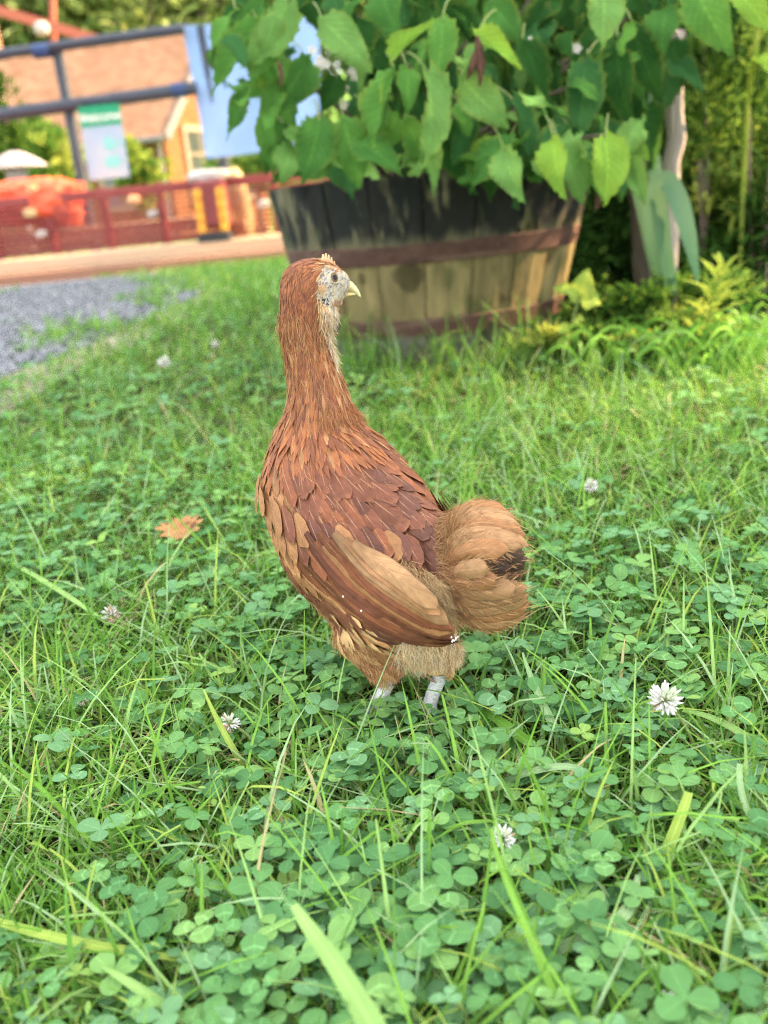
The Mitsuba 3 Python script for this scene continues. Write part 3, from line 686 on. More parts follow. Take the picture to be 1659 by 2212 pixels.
while n_fill < 235:
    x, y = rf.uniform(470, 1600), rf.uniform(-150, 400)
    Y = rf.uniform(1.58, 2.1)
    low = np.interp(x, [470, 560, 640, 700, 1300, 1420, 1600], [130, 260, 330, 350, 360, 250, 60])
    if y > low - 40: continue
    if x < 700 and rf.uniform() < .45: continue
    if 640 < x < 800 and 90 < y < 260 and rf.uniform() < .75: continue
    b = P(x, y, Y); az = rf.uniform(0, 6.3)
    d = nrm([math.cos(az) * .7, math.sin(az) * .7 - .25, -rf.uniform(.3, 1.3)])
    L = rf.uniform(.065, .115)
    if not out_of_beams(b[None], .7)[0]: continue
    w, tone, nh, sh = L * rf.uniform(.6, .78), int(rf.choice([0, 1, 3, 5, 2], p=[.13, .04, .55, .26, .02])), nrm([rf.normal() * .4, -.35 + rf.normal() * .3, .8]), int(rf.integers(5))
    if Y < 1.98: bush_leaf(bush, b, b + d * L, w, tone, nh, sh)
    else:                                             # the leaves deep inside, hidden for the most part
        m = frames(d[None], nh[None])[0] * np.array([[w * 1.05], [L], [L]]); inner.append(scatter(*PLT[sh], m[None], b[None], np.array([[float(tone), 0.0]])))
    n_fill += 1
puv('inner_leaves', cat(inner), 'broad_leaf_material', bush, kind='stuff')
# dried seed pods and small pale blossoms
pod_c = P(1030, 85, 1.43)
def pod_fn(p, n, uv): return mikit.mix(C3(.045, .022, .016), C3(.14, .07, .045), mikit.fbm(p.x * 200, p.y * 200, p.z * 120))
solid('dry_pod', pod_fn, 0.8, .2)
for a, b, w in (((1030, 78), (1036, 188), 10), ((1026, 110), (1008, 172), 8), ((1034, 100), (1042, 160), 7), ((1290, 415), (1286, 455), 7), ((600, 130), (606, 190), 5)):
    pa, pb = P(*a, 1.42), P(*b, 1.42); m = mperpx(pa) * w
    put('seed_pod', tube(spline([pa, (pa + pb) / 2 + [.003, 0, 0], pb], 8), np.array([.3, .8, 1, .9, 1, .8, .5, .1]) * m, 7), 'dry_pod', bush, smooth=True)
solid('petal', lambda p, n, uv: mikit.mix(C3(.80, .66, .60), C3(.86, .82, .80), mikit.noise(p.x * 90, p.y * 90, p.z * 90)), 0.6, .3)
BL = [(1150, 88, 18, 4), (1245, 96, 20, 4), (772, 150, 24, 6), (730, 205, 24, 7), (690, 165, 26, 4), (700, 120, 24, 4)]
ico = trimesh.creation.icosphere(subdivisions=1); iv, iff = np.array(ico.vertices), np.array(ico.faces)
for x, y, s, n in BL:
    ms = []
    for _ in range(n):
        c = P(x + rf.normal() * s * .6, y + rf.normal() * s * .6, 1.62 + rf.uniform(-.03, .1))
        for kk in range(5):
            a = kk * 1.2566; d = np.array([math.cos(a), -.25, math.sin(a)])
            ax = np.stack([nrm(d), np.array([0, 1.0, 0]), nrm(np.cross(d, [0, 1, 0]))])
            ms.append(((iv * [.0042, .0012, .003]) @ ax + c + d * .0042, iff))
    put('blossom', cat(ms), 'petal', bush, smooth=True)

# ---------------------------------------------------------------- shrubs, weeds and posts on the right
def lance_template(rows=6, w=.22, droop=.15):
    V, UV = [], []
    for i in range(rows):
        t = i / (rows - 1); ww = w * math.sin(math.pi * (t * .92 + .06)) ** .8
        for u in (-1, 0, 1): V.append([u * ww / 2, t, .15 * ww * abs(u) - droop * t * t]); UV.append([.5 + u * .48, t * .98 + .01])
    return np.array(V), grid_faces(rows, 3), np.array(UV)
LAN, LAN_WIDE = lance_template(), lance_template(5, .5, .2)
def leafy_mass(n, centre, radii, L, tone_w, seed, tpl=LAN_WIDE, hollow=.35, clumps=14, up=.3):
    """Leaves gathered in clumps through an uneven crown."""
    r = np.random.default_rng(seed)
    cc = nrm(r.normal(size=(clumps, 3))) * r.uniform(hollow, .95, (clumps, 1)); rr = r.uniform(.22, .48, clumps); ct = r.choice(len(tone_w), clumps, p=np.array(tone_w) / np.sum(tone_w))
    i = r.integers(clumps, size=n)
    q = cc[i] + nrm(r.normal(size=(n, 3))) * (rr[i] * r.uniform(.4, 1, n) ** .6)[:, None]
    p = q * radii + centre
    d = nrm(nrm(q) * .8 + r.normal(size=(n, 3)) * .6 + [0, 0, up])
    M = frames(d, r.normal(size=(n, 3)) * .5 + [0, 0, 1]) * (L * r.uniform(.6, 1.25, n))[:, None, None]
    tone = np.where(r.uniform(size=n) < .75, ct[i], r.choice(len(tone_w), n, p=np.array(tone_w) / np.sum(tone_w)))
    keep = (p[:, 2] > gz(p[:, 1]) + .01) & out_of_beams(p)
    return scatter(*tpl, M[keep], p[keep], np.stack([tone, tone * 0], 1)[keep].astype(float))
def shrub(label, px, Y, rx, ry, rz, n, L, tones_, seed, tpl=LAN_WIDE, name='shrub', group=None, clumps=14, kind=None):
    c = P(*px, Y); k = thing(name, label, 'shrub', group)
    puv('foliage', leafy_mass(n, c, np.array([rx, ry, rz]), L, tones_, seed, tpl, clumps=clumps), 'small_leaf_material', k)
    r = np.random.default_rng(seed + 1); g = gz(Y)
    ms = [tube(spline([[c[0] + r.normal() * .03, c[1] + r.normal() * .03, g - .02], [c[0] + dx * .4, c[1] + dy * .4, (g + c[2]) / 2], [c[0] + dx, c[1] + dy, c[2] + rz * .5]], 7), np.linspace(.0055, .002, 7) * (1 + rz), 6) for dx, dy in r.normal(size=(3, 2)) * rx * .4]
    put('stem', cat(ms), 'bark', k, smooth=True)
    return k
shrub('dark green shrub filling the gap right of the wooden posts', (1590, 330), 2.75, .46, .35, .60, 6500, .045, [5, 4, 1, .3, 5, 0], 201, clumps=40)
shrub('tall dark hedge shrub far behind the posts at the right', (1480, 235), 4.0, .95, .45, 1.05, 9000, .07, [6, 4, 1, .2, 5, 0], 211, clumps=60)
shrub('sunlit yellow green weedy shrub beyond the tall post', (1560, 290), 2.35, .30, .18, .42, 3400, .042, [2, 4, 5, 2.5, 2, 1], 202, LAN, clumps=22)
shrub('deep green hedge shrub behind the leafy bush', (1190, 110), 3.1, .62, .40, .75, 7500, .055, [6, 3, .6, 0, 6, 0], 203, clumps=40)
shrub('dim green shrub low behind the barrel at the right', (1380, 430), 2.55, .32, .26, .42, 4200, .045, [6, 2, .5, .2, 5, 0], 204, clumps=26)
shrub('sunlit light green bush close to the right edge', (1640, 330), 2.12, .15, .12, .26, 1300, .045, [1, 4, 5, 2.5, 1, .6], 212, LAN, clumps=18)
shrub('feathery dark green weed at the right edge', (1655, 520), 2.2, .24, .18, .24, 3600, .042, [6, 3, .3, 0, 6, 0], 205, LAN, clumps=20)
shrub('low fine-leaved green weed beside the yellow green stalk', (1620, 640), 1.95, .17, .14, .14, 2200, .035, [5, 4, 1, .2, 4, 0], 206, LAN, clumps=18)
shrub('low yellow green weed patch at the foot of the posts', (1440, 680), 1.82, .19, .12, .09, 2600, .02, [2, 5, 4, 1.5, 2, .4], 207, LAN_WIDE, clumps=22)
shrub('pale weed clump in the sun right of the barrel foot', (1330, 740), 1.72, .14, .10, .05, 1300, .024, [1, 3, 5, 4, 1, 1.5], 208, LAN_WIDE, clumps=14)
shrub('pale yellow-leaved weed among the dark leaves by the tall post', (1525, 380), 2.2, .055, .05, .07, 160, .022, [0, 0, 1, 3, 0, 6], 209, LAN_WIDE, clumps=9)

def oldwood_fn(p, n, uv):
    g = mikit.fbm(p.x * 120, p.y * 120, p.z * 7, 4)
    return mikit.mix(C3(.16, .14, .12), C3(.50, .43, .36), g)
scene['weathered_wood'] = {'type': 'twosided', 'bsdf': {'type': 'bumpmap', 'arbitrary': mikit.proc(lambda p, n, uv: mikit.fbm(p.x * 150, p.y * 150, p.z * 9, 3), eps=.002), 'scale': .006, 'bsdf': {'type': 'principled', 'base_color': mikit.proc(oldwood_fn), 'roughness': .85, 'specular': .2}}}
def post(label, top, bot, wpx, Y, seed, mat='weathered_wood'):
    r = np.random.default_rng(seed); a, b = P(*bot, Y), P(*top, Y); a[2] = gz(Y) - .03
    w = wpx * mperpx(b) / 2
    pts = np.linspace(a, b, 14) + np.column_stack([r.normal(size=14) * .0022, r.normal(size=14) * .002, np.zeros(14)])
    v, f = tube(pts, w * (1.12 - .14 * np.linspace(0, 1, 14) + r.normal(size=14) * .02), 9)
    v[-1] += [0.004, 0, .012]; v[-10:-1, 2] += r.uniform(-.012, .012, 9)
    k = thing('wooden_post', label, 'post', 'old posts behind the barrel'); scene[k] = mikit.ply((v, f), mat, smooth=50)
post('tall weathered grey post with its sunlit side to the right', (1462, 78), (1440, 560), 40, 2.0, 3)
def log_fn(p, n, uv): return mikit.mix(C3(.06, .05, .045), C3(.22, .19, .16), mikit.fbm(p.x * 70, p.y * 70, p.z * 12, 4))
solid('dark_bark', log_fn, .9, .15)
post('darker leaning trunk-like post left of the tall post', (1378, 160), (1410, 590), 62, 2.1, 4, 'dark_bark')
# strap leaves
def strap(label, px, w, tone, group='strap-leaved plants by the posts'):
    pts = [P(x, y, Y) for x, y, Y in px]; c = ribbon(pts, np.array(w) * mperpx(pts[0]), nrm([-.2, -1, .3]), .12, tone, 18)
    return c[0], c[1], c[2]
iris = thing('strap_leaf_plant', 'plant with blue green strap-shaped leaves in front of the tall post', 'plant')
for px_, w in (([(1448, 640, 1.86), (1425, 540, 1.85), (1412, 460, 1.84), (1420, 400, 1.83), (1442, 392, 1.82), (1468, 440, 1.79), (1490, 520, 1.77), (1507, 610, 1.75)], [30, 44, 46, 36, 40, 40, 30, 6]),
               ([(1435, 640, 1.87), (1405, 520, 1.87), (1385, 420, 1.86), (1360, 340, 1.84), (1348, 330, 1.82)], [24, 30, 34, 30, 6]),
               ([(1440, 630, 1.88), (1428, 480, 1.9), (1410, 330, 1.9), (1405, 200, 1.9)], [30, 34, 26, 5]),
               ([(1450, 630, 1.84), (1440, 560, 1.84), (1422, 480, 1.84), (1406, 430, 1.83)], [24, 30, 22, 4])):
    pts = [P(*q) for q in px_]; c = ribbon(pts, np.array(w) * mperpx(pts[0]), nrm([-.2, -1, .3]), .12, 5, 20)
    puv('leaf', c, 'strap_material', iris)
thin('strap_material', lambda p, n, uv: mikit.mix(C3(.10, .22, .12), C3(.20, .34, .20), mikit.noise(p.x * 20, p.y * 20, p.z * 7)), .45, .6)
# seedling with three bright leaves
sd = thing('seedling', 'bright yellow green three-leaved seedling at the right foot of the barrel', 'plant')
Ys = 1.70; foot = G(1210, 790); top = P(1252, 640, Ys)
put('stem', tube(spline([foot, P(1235, 700, Ys), top], 9), .0022, 6), 'green_stem', sd, smooth=True)
for a, b, w in (((1252, 640), (1272, 582), 50), ((1252, 640), (1202, 616), 44), ((1254, 642), (1302, 656), 50), ((1240, 690), (1262, 690), 26), ((1228, 705), (1205, 716), 28), ((1226, 722), (1252, 735), 26), ((1222, 738), (1204, 745), 24)):
    pa = P(*a, Ys); bush_leaf(sd, pa, P(*b, Ys - .012), w * mperpx(pa), 6, nrm([.1, -.8, .7]), 4)
# upright stalk with whorls of narrow leaves
lily = thing('leafy_stalk', 'upright yellow green stalk with narrow whorled leaves at the right', 'plant')
Yl = 1.58; ps = [G(1518, 800), P(1526, 720, Yl), P(1545, 645, Yl), P(1560, 578, Yl)]
sp = spline(ps, 15); put('stem', tube(sp, np.linspace(.0075, .005, 15), 8), 'lily_green', lily, smooth=True)
thin('lily_green', lambda p, n, uv: mikit.mix(C3(.26, .38, .06), C3(.40, .48, .11), mikit.noise(p.x * 30, p.y * 30, p.z * 30)), .5, .7)
for i in range(34):
    t = .12 + .88 * i / 33; c = np.array([np.interp(t, np.linspace(0, 1, 15), sp[:, k]) for k in range(3)]); az = i * 2.4
    d = nrm([math.cos(az), math.sin(az), 1.2 if t > .8 else .7]); L = .066 * (1 - .40 * max(0, t - .75) / .25)
    m = frames(d[None], np.array([[0, 0, 1.0]]))[0] * L
    v, f, uv = scatter(*lance_template(6, .24, .2), m[None], c[None]); puv('leaf', (v, f, uv), 'lily_green', lily)
st = thing('bare_stalk', 'tall bare pale green stalk at the top right edge', 'plant')
put('stem', tube(spline([[P(1606, 330, 2.1)[0], 2.1, gz(2.1)], P(1614, 250, 2.08), P(1626, 150, 2.02), P(1636, 30, 2.0)], 12), .0055, 8), 'lily_green', st, smooth=True)
for a, b in (((1636, 40), (1668, -20)), ((1634, 60), (1600, -30)), ((1630, 130), (1664, 150))):
    pa = P(*a, 2.0); bush_leaf(st, pa, P(*b, 1.96), 34 * mperpx(pa), 4, nrm([0, -.6, .8]), 2)
# arching grassy weeds in the sun
aw_r = np.random.default_rng(55); M = []
for i in range(190):
    g = G(aw_r.uniform(1230, 1640), aw_r.uniform(745, 830)); L = aw_r.uniform(.05, .12); az = aw_r.uniform(0, 6.3); d = np.array([math.cos(az), math.sin(az), 0])
    pts = [g - [0, 0, .005], g + d * L * .2 + [0, 0, L * .6], g + d * L * .5 + [0, 0, L * .75], g + d * L * .85 + [0, 0, L * .5]]
    M.append(ribbon(pts, [.004, .0065, .006, .001], nrm([0, -1, .8]), .15, int(aw_r.choice([1, 2, 0, 0, 3, 7])), 8))
k = puv('tall_grass', cat(M), 'grass_blade_material'); labels[k] = {'label': 'arching long grass in the sun along the right of the barrel', 'category': 'grass', 'kind': 'stuff'}
# ---------------------------------------------------------------- beyond the lawn: fence, timber, crate, sign frame
YF = 10.0
def fline(x, y, Y=YF): return P(x, y, Y)
def redpaint_fn(p, n, uv): return mikit.mix(C3(.20, .030, .028), C3(.31, .062, .052), mikit.fbm(p.x * 6, p.y * 6, p.z * 20))
solid('red_paint', redpaint_fn, .55, .4)
def timber_fn(p, n, uv):
    r = mikit.cell_rand(dr.floor(uv.x), 1.5, 2)
    return mikit.mix(C3(.48, .30, .19), C3(.62, .46, .30), mikit.fbm(p.x * 2, p.y * 9, p.z * 40, 3)) * (.75 + .45 * r)
solid('sawn_timber', timber_fn, .8, .2)
def redtimber_fn(p, n, uv):
    return mikit.mix(C3(.25, .11, .07), C3(.40, .215, .14), mikit.fbm(p.x * 2, p.y * 9, p.z * 40, 3))
solid('red_stained_timber', redtimber_fn, .8, .2)
fence = thing('slat_fence', 'long dark red slat fence across the far side of the gravel', 'fence')
fx0, fx1 = P(-260, 520, YF)[0], P(720, 470, YF)[0]
zb, zt = float(gz(YF)), P(380, 392, YF)[2]
for x in np.linspace(fx0, fx1, 9):
    put('fence_post', box([x, YF + .05, (zb + zt) / 2], [.07, .07, zt - zb + .02], bevel=.006), 'red_paint', fence)
for i, z in enumerate(np.linspace(zb + .18, zt - .04, 14)):
    put('rail', beam([fx0, YF, z], [fx1, YF, z], .022, .028 if i < 13 else .07, .004), 'red_paint', fence)
# timber: stacked behind the fence and laid along the gravel in front of it
stack = thing('timber_stack', 'stack of pale sawn boards seen through the red fence', 'timber'); n = 0
for layer in range(5):
    for row in range(3):
        z = zb + .12 + layer * .085; y = YF + .22 + row * .22; o = rng.uniform(-.3, .3)
        put('board', beam([fx0 + o, y, z], [fx1 - .9 + o, y, z], .19, .06, .004), 'sawn_timber', stack, uv=np.full((24, 2), n + .5)); n += 1
sill = thing('timber_edging', 'pale timber beams laid along the gravel in front of the fence', 'timber')
for i, (dz, dy, mat) in enumerate(((.06, -.52, 'red_stained_timber'), (.065, -.36, 'sawn_timber'), (.185, -.36, 'sawn_timber'), (.07, -.18, 'red_stained_timber'), (.20, -.18, 'sawn_timber'))):
    kw = {'uv': np.full((24, 2), 40 + i + .5)}
    put('beam', beam([fx0, YF + dy, zb + dz], [fx1 + .3, YF + dy, zb + dz], .13, .115, .006), mat, sill, **kw)
# red crate with two orange reflector strips
solid('crate_red', lambda p, n, uv: mikit.mix(C3(.17, .030, .032), C3(.27, .06, .06), mikit.noise(p.x * 20, p.y * 20, p.z * 20)), .6)
solid('orange_plastic', lambda p, n, uv: mikit.mix(C3(.78, .30, .03), C3(.85, .40, .05), mikit.noise(p.x * 15, p.y * 15, p.z * 15)), .45)
solid('black_rubber', (.03, .03, .035), .7)
ca, cb = P(418, 398, YF - .25), P(500, 508, YF - .25); cw, ch = cb[0] - ca[0], ca[2] - cb[2]; cc = (ca + cb) / 2
crate = thing('road_barrier', 'dark red barrier box with two orange strips standing before the fence', 'barrier')
put('body', box(cc + [0, 0, .06], [cw, .24, ch * .84], bevel=.02), 'crate_red', crate)
put('base', box([cc[0], cc[1], cb[2] - .02], [cw * 1.08, .34, .12], bevel=.02), 'black_rubber', crate)
for s in (-1, 1):
    for j in range(4):
        put('reflector', box([cc[0] + s * cw * .36, cc[1] - .13, ca[2] - .10 - j * .105], [cw * .26, .03, .095], bevel=.008), 'orange_plastic', crate)
# sacks
def lump(c, size, seed, amp=.22, sub=4, f=2.0):
    m = trimesh.creation.icosphere(subdivisions=sub); v = np.array(m.vertices)
    v = v * (1 + amp * (meshkit.fbm(v * f + seed * 3.1, 4, seed) - .5)[:, None] * 2); v = np.sign(v) * np.abs(v) ** .8
    return v * np.asarray(size) / 2 + c, np.array(m.faces)
solid('white_sacking', lambda p, n, uv: mikit.mix(C3(.42, .38, .35), C3(.52, .49, .46), mikit.fbm(p.x * 9, p.y * 9, p.z * 9)), .8)
solid('cream_paper', lambda p, n, uv: mikit.mix(C3(.50, .37, .17), C3(.58, .47, .27), mikit.fbm(p.x * 12, p.y * 12, p.z * 12)), .8)
a = P(450, 380, YF - .1); k = thing('sack', 'white sack lying on top of the fence and barrier', 'sack'); scene[k] = mikit.ply(lump(a, [.42, .3, .13], 3), 'white_sacking', smooth=True)
a = P(507, 415, YF + .35); k = thing('sack', 'upright cream paper sack behind the fence right of the barrier', 'sack'); a[2] = (a[2] + zb) / 2 + .1; scene[k] = mikit.ply(lump(a, [.30, .26, .98], 5, .12), 'cream_paper', smooth=True)
# orange tarpaulin heap
solid('orange_tarp', lambda p, n, uv: mikit.mix(C3(.70, .075, .035), C3(.82, .17, .07), mikit.fbm(p.x * 6, p.y * 6, p.z * 6)), .5, .4)
a = P(60, 435, YF + .35); k = thing('tarpaulin_heap', 'crumpled orange red tarpaulin heaped on the boards at the left', 'tarpaulin')
put('cover', lump(a + [-.12, 0, 0], [1.35, .7, .42], 9, .5, 5, 2.6), 'orange_tarp', k, smooth=True)
put('loose_fold', lump(a + [.30, -.12, -.06], [.55, .5, .42], 12, .5, 4, 3.0), 'orange_tarp', k, smooth=True)
rr = np.random.default_rng(4)
solid('brick_orange', lambda p, n, uv: mikit.mix(C3(.62, .30, .16), C3(.72, .45, .25), mikit.noise(p.x * 9, p.y * 9, p.z * 9)), .8)
for i, (x, y, s, col, lab) in enumerate(((330, 462, .13, 'white_sacking', 'small white bag hanging on the middle of the fence'), (68, 408, .12, 'brick_orange', 'peach coloured bag on the orange tarpaulin'), (90, 505, .13, 'white_sacking', 'crumpled white bag by the fence at the left'), (65, 460, .16, 'cream_paper', 'cream bundle under the orange tarpaulin'), (570, 440, .15, 'white_sacking', 'pale bag on the fence beside the bush'), (290, 432, .16, 'brick_orange', 'peach bundle on the fence left of the white bag'))):
    a = P(x, y, YF - .09); k = thing('bag', lab, 'bag'); scene[k] = mikit.ply(lump(a, [s * .8, .10, s * .5], 20 + i, .55, 4, 2.6), col, smooth=True)
# pipe frame with sign and blue sheet
solid('dark_blue_paint', lambda p, n, uv: mikit.mix(C3(.016, .024, .045), C3(.05, .06, .085), mikit.fbm(p.x * 4, p.y * 4, p.z * 4)), .5, .5)
solid('bright_blue_wrap', (.022, .05, .15), .5, .4)
YP = 11.2
frame = thing('pipe_frame', 'dark blue pipe frame with two rails standing behind the fence', 'frame')
pb, pt = P(180, 420, YP), P(124, 112, YP); pb[2] = gz(YP); pb[0] += .02
put('post', tube([pb, (pb + pt) / 2, pt], .062, 12), 'dark_blue_paint', frame, smooth=50)
for a, b, r in (((-420, 176), (398, 62), .055), ((-420, 306), (425, 190), .07)):
    A, B = P(*a, YP - .06), P(*b, YP - .06); put('rail', tube(np.linspace(A, B, 6), r, 12), 'dark_blue_paint', frame, smooth=50)
p2 = P(-330, 300, YP); put('post', tube([[p2[0], YP, gz(YP)], [p2[0], YP, P(-330, 150, YP)[2]]], .062, 12), 'dark_blue_paint', frame, smooth=50)
p3 = P(432, 100, YP); put('post', tube([[p3[0] + .12, YP + .1, gz(YP)], [p3[0] + .02, YP + .1, P(410, 55, YP)[2]]], .055, 12), 'dark_blue_paint', frame, smooth=50)
c0, c1 = P(372, 197, YP - .06), P(402, 193, YP - .06); put('wrap', tube([c0, c1], .078, 12), 'bright_blue_wrap', frame, smooth=50)
c0, c1 = P(72, 112, YP - .06), P(108, 108, YP - .06); put('wrap', tube([c0, c1], .075, 12), 'bright_blue_wrap', frame, smooth=50)
# sign board
solid('sign_green', (.005, .28, .13), .45, .4); solid('sign_white', lambda p, n, uv: mikit.mix(C3(.40, .46, .50), C3(.27, .39, .53), mikit.smoothstep(.2, .8, mikit.noise(p.x * 3, p.y * 3, p.z * 2))), .4, .4)
solid('sign_print', (.20, .52, .50), .5); solid('print_white', (.8, .82, .8), .5)
YS = YP - .16
s0, s1, s2, s3 = P(168, 233, YS), P(256, 224, YS), P(279, 379, YS), P(190, 392, YS)
sx = nrm(s1 - s0); sz = nrm((s0 + s1) / 2 - (s2 + s3) / 2); sz = nrm(sz - sx * (sx @ sz) * .35)
sw = np.linalg.norm(s1 - s0); sh = np.linalg.norm((s0 + s1) / 2 - (s2 + s3) / 2); sy = nrm(np.cross(sz, sx))     # sy points away
so = s0
sign = thing('sign_board', 'hanging sign with a green band on top and pale blue body', 'sign')
def splate(u0, u1, w0, w1, off, t):
    V = np.array([so + sx * u + (-sz) * w + sy * (o) for o in (off, off + t) for u, w in ((u0, w0), (u1, w0), (u1, w1), (u0, w1))])
    return V, np.array([[0, 2, 1], [0, 3, 2], [4, 5, 6], [4, 6, 7], [0, 1, 5], [0, 5, 4], [1, 2, 6], [1, 6, 5], [2, 3, 7], [2, 7, 6], [3, 0, 4], [3, 4, 7]])
put('board', splate(0, sw, sh * .275, sh, 0, .03), 'sign_white', sign)
put('header', splate(-.004, sw + .004, -.004, sh * .27, -.004, .034), 'sign_green', sign)
def lettering(text, h, u, w, off, mat):
    m = meshkit.text_mesh(text, h, .004, True); v = np.array(m.vertices); s = np.ptp(v[:, 0])
    V = so + (v[:, :1] + u - s / 2) * sx + (-w + v[:, 1:2]) * sz - (v[:, 2:] + off) * sy
    put('lettering', (V, np.array(m.faces)), mat, sign)
lettering('Welcome', .075, sw / 2, sh * .20, .005, 'print_white')
for u, w, a, b in ((.50, .44, .05, .12), (.62, .43, .05, .15), (.58, .50, .16, .04), (.46, .70, .07, .11), (.60, .69, .07, .12), (.73, .70, .05, .10)):
    put('printed_mark', splate(sw * u, sw * u + a, sh * w, sh * w + b, -.004, .003), 'sign_print', sign)
for u in (.1, .9):
    a = so + sx * sw * u; put('hanger', tube([a, a + sz * .14], .008, 6), 'dark_blue_paint', sign)
# blue sheet
solid('blue_plastic', lambda p, n, uv: mikit.mix(C3(.22, .37, .66), C3(.30, .45, .74), mikit.fbm(p.x * 3, p.y * 3, p.z * 3)), .6, .3)
b0, b1, b2, b3 = P(392, 54, YP + .02), P(690, 20, YP + .02), P(690, 300, YP + .02), P(446, 342, YP + .02)
V, uvn = [], 28
for i in range(uvn):
    for j in range(uvn):
        a, b = j / (uvn - 1), i / (uvn - 1)
        p = (b0 * (1 - a) + b1 * a) * (1 - b) + (b3 * (1 - a) + b2 * a) * b
        V.append(p + [0, .035 * math.sin(9 * a + 3 * b) + .03 * meshkit.fbm(np.array([a * 5, b * 5, 1.0]), 3, 2), -.03 * math.sin(math.pi * a)])
V = np.array(V); f = grid_faces(uvn, uvn); V2 = V + [0, .006, 0]
k = thing('blue_sheet', 'pale blue plastic sheet hung at the right end of the pipe frame', 'tarpaulin'); scene[k] = mikit.ply((np.vstack([V, V2]), np.vstack([f, f[:, ::-1] + len(V)])), 'blue_plastic', smooth=True)
# parasol
solid('parasol_cloth', lambda p, n, uv: mikit.mix(C3(.28, .25, .265), C3(.36, .33, .345), mikit.noise(p.x * 6, p.y * 6, p.z * 6)), .8)
solid('grey_metal', (.30, .29, .29), .5)
YU = 12.0; uc = P(28, 326, YU); ur = 68 * mperpx(uc)
par = thing('parasol', 'pale parasol standing behind the orange heap at the left edge', 'parasol')
V = [uc]; nr, na = 7, 40
for i in range(1, nr):
    for j in range(na):
        a = 2 * np.pi * j / na; q = i / (nr - 1); sc = 1 - .05 * (1 - abs(math.cos(4 * a))) * q
        V.append(uc + [ur * q * sc * math.cos(a), ur * q * sc * math.sin(a), -ur * .52 * q ** 1.7])
F = [[0, 1 + j, 1 + (j + 1) % na] for j in range(na)] + [t for i in range(nr - 2) for j in range(na) for t in ([1 + i * na + j, 1 + (i + 1) * na + j, 1 + (i + 1) * na + (j + 1) % na], [1 + i * na + j, 1 + (i + 1) * na + (j + 1) % na, 1 + i * na + (j + 1) % na])]
put('canopy', (np.array(V), np.array(F)), 'parasol_cloth', par, smooth=True)
put('pole', tube([[uc[0], YU, gz(YU)], uc - [0, 0, .01]], .028, 8), 'grey_metal', par, smooth=50)
put('stand', box([uc[0] + .03, YU - .1, P(28, 405, YU)[2]], [.22, .2, .42], bevel=.03), 'grey_metal', par)

# ---------------------------------------------------------------- house
YH = 25.0
K = P(356, 300, YH); gzh = float(gz(YH)); K[2] = gzh
ang = math.radians(15); W = np.array([-math.cos(ang), math.sin(ang) * .35, 0]); W = nrm(W); D = np.array([math.sin(ang) * 1.35, math.cos(ang), 0]); D = nrm(D); D = nrm(D - W * (W @ D) * 0.0)
LEN, DEP = 11.0, 5.6
z_e, z_r = P(352, 262, YH)[2], P(388, 66, YH + DEP / 2)[2]
zf = lambda u, d, z: K + W * u + D * d + np.array([0, 0, z - gzh])
def ochre_fn(p, n, uv):
    row = dr.floor(p.z / .09); q = (p.x + p.y * .6 + .12 * (row - 2 * dr.floor(row / 2))) / .25
    m = mikit.smoothstep(.0, .10, dr.minimum(dr.abs(p.z / .09 - dr.floor(p.z / .09) - .5), dr.abs(q - dr.floor(q) - .5)) * 2)
    r = mikit.cell_rand(q, row, 0)
    return mikit.mix(C3(.24, .135, .08), mikit.mix(C3(.19, .078, .032), C3(.25, .112, .048), r), m)
solid('ochre_wall', ochre_fn, .85, .15)
def shingle_fn(p, n, uv):
    row = dr.floor(p.z / .11); q = p.x / .22 + .5 * row
    r = mikit.cell_rand(q, row, 2); e = p.z / .11 - row
    c = mikit.mix(C3(.195, .108, .068), C3(.28, .168, .110), r) * (.85 + .3 * mikit.fbm(p.x * .6, p.y * .6, p.z * .6))
    return c * (1 - .35 * mikit.smoothstep(.16, .0, e))
solid('roof_shingle', shingle_fn, .9, .1)
solid('white_trim', (.30, .23, .17), .6); solid('window_glass', (.05, .06, .065), .12, .8); solid('grey_trim', (.20, .18, .18), .7); solid('dark_wood', (.10, .075, .06), .8)
house = thing('house', 'ochre walled house with a broad brown pink shingle roof beyond the fence', 'house')
t = .25
V = [zf(0, 0, gzh - .3), zf(LEN, 0, gzh - .3), zf(LEN, DEP, gzh - .3), zf(0, DEP, gzh - .3), zf(0, 0, z_e), zf(LEN, 0, z_e), zf(LEN, DEP, z_e), zf(0, DEP, z_e), zf(0, DEP / 2, z_r - .12), zf(LEN, DEP / 2, z_r - .12)]
F = [[0, 1, 5], [0, 5, 4], [1, 2, 6], [1, 6, 5], [2, 3, 7], [2, 7, 6], [3, 0, 4], [3, 4, 7], [4, 8, 7], [5, 6, 9]]
put('wall', (np.array(V), np.array(F)), 'ochre_wall', house)
sl = (z_r - z_e) / (DEP / 2); ov = .45
def slab(d0, z0, d1, z1, th=.14, u0=-.28, u1=LEN + .28):
    up = np.array([0, 0, th]); q = [zf(u0, d0, z0), zf(u1, d0, z0), zf(u1, d1, z1), zf(u0, d1, z1)]
    V = np.array(q + [p - up for p in q]); return V, np.array([[0, 1, 2], [0, 2, 3], [4, 6, 5], [4, 7, 6], [0, 5, 1], [0, 4, 5], [1, 6, 2], [1, 5, 6], [2, 7, 3], [2, 6, 7], [3, 4, 0], [3, 7, 4]])
roof = put('roof', slab(-ov, z_e - sl * ov + .05, DEP / 2, z_r + .03), 'roof_shingle', house)
put('roof', slab(DEP + ov, z_e - sl * ov + .05, DEP / 2 + .001, z_r + .028), 'roof_shingle', house)
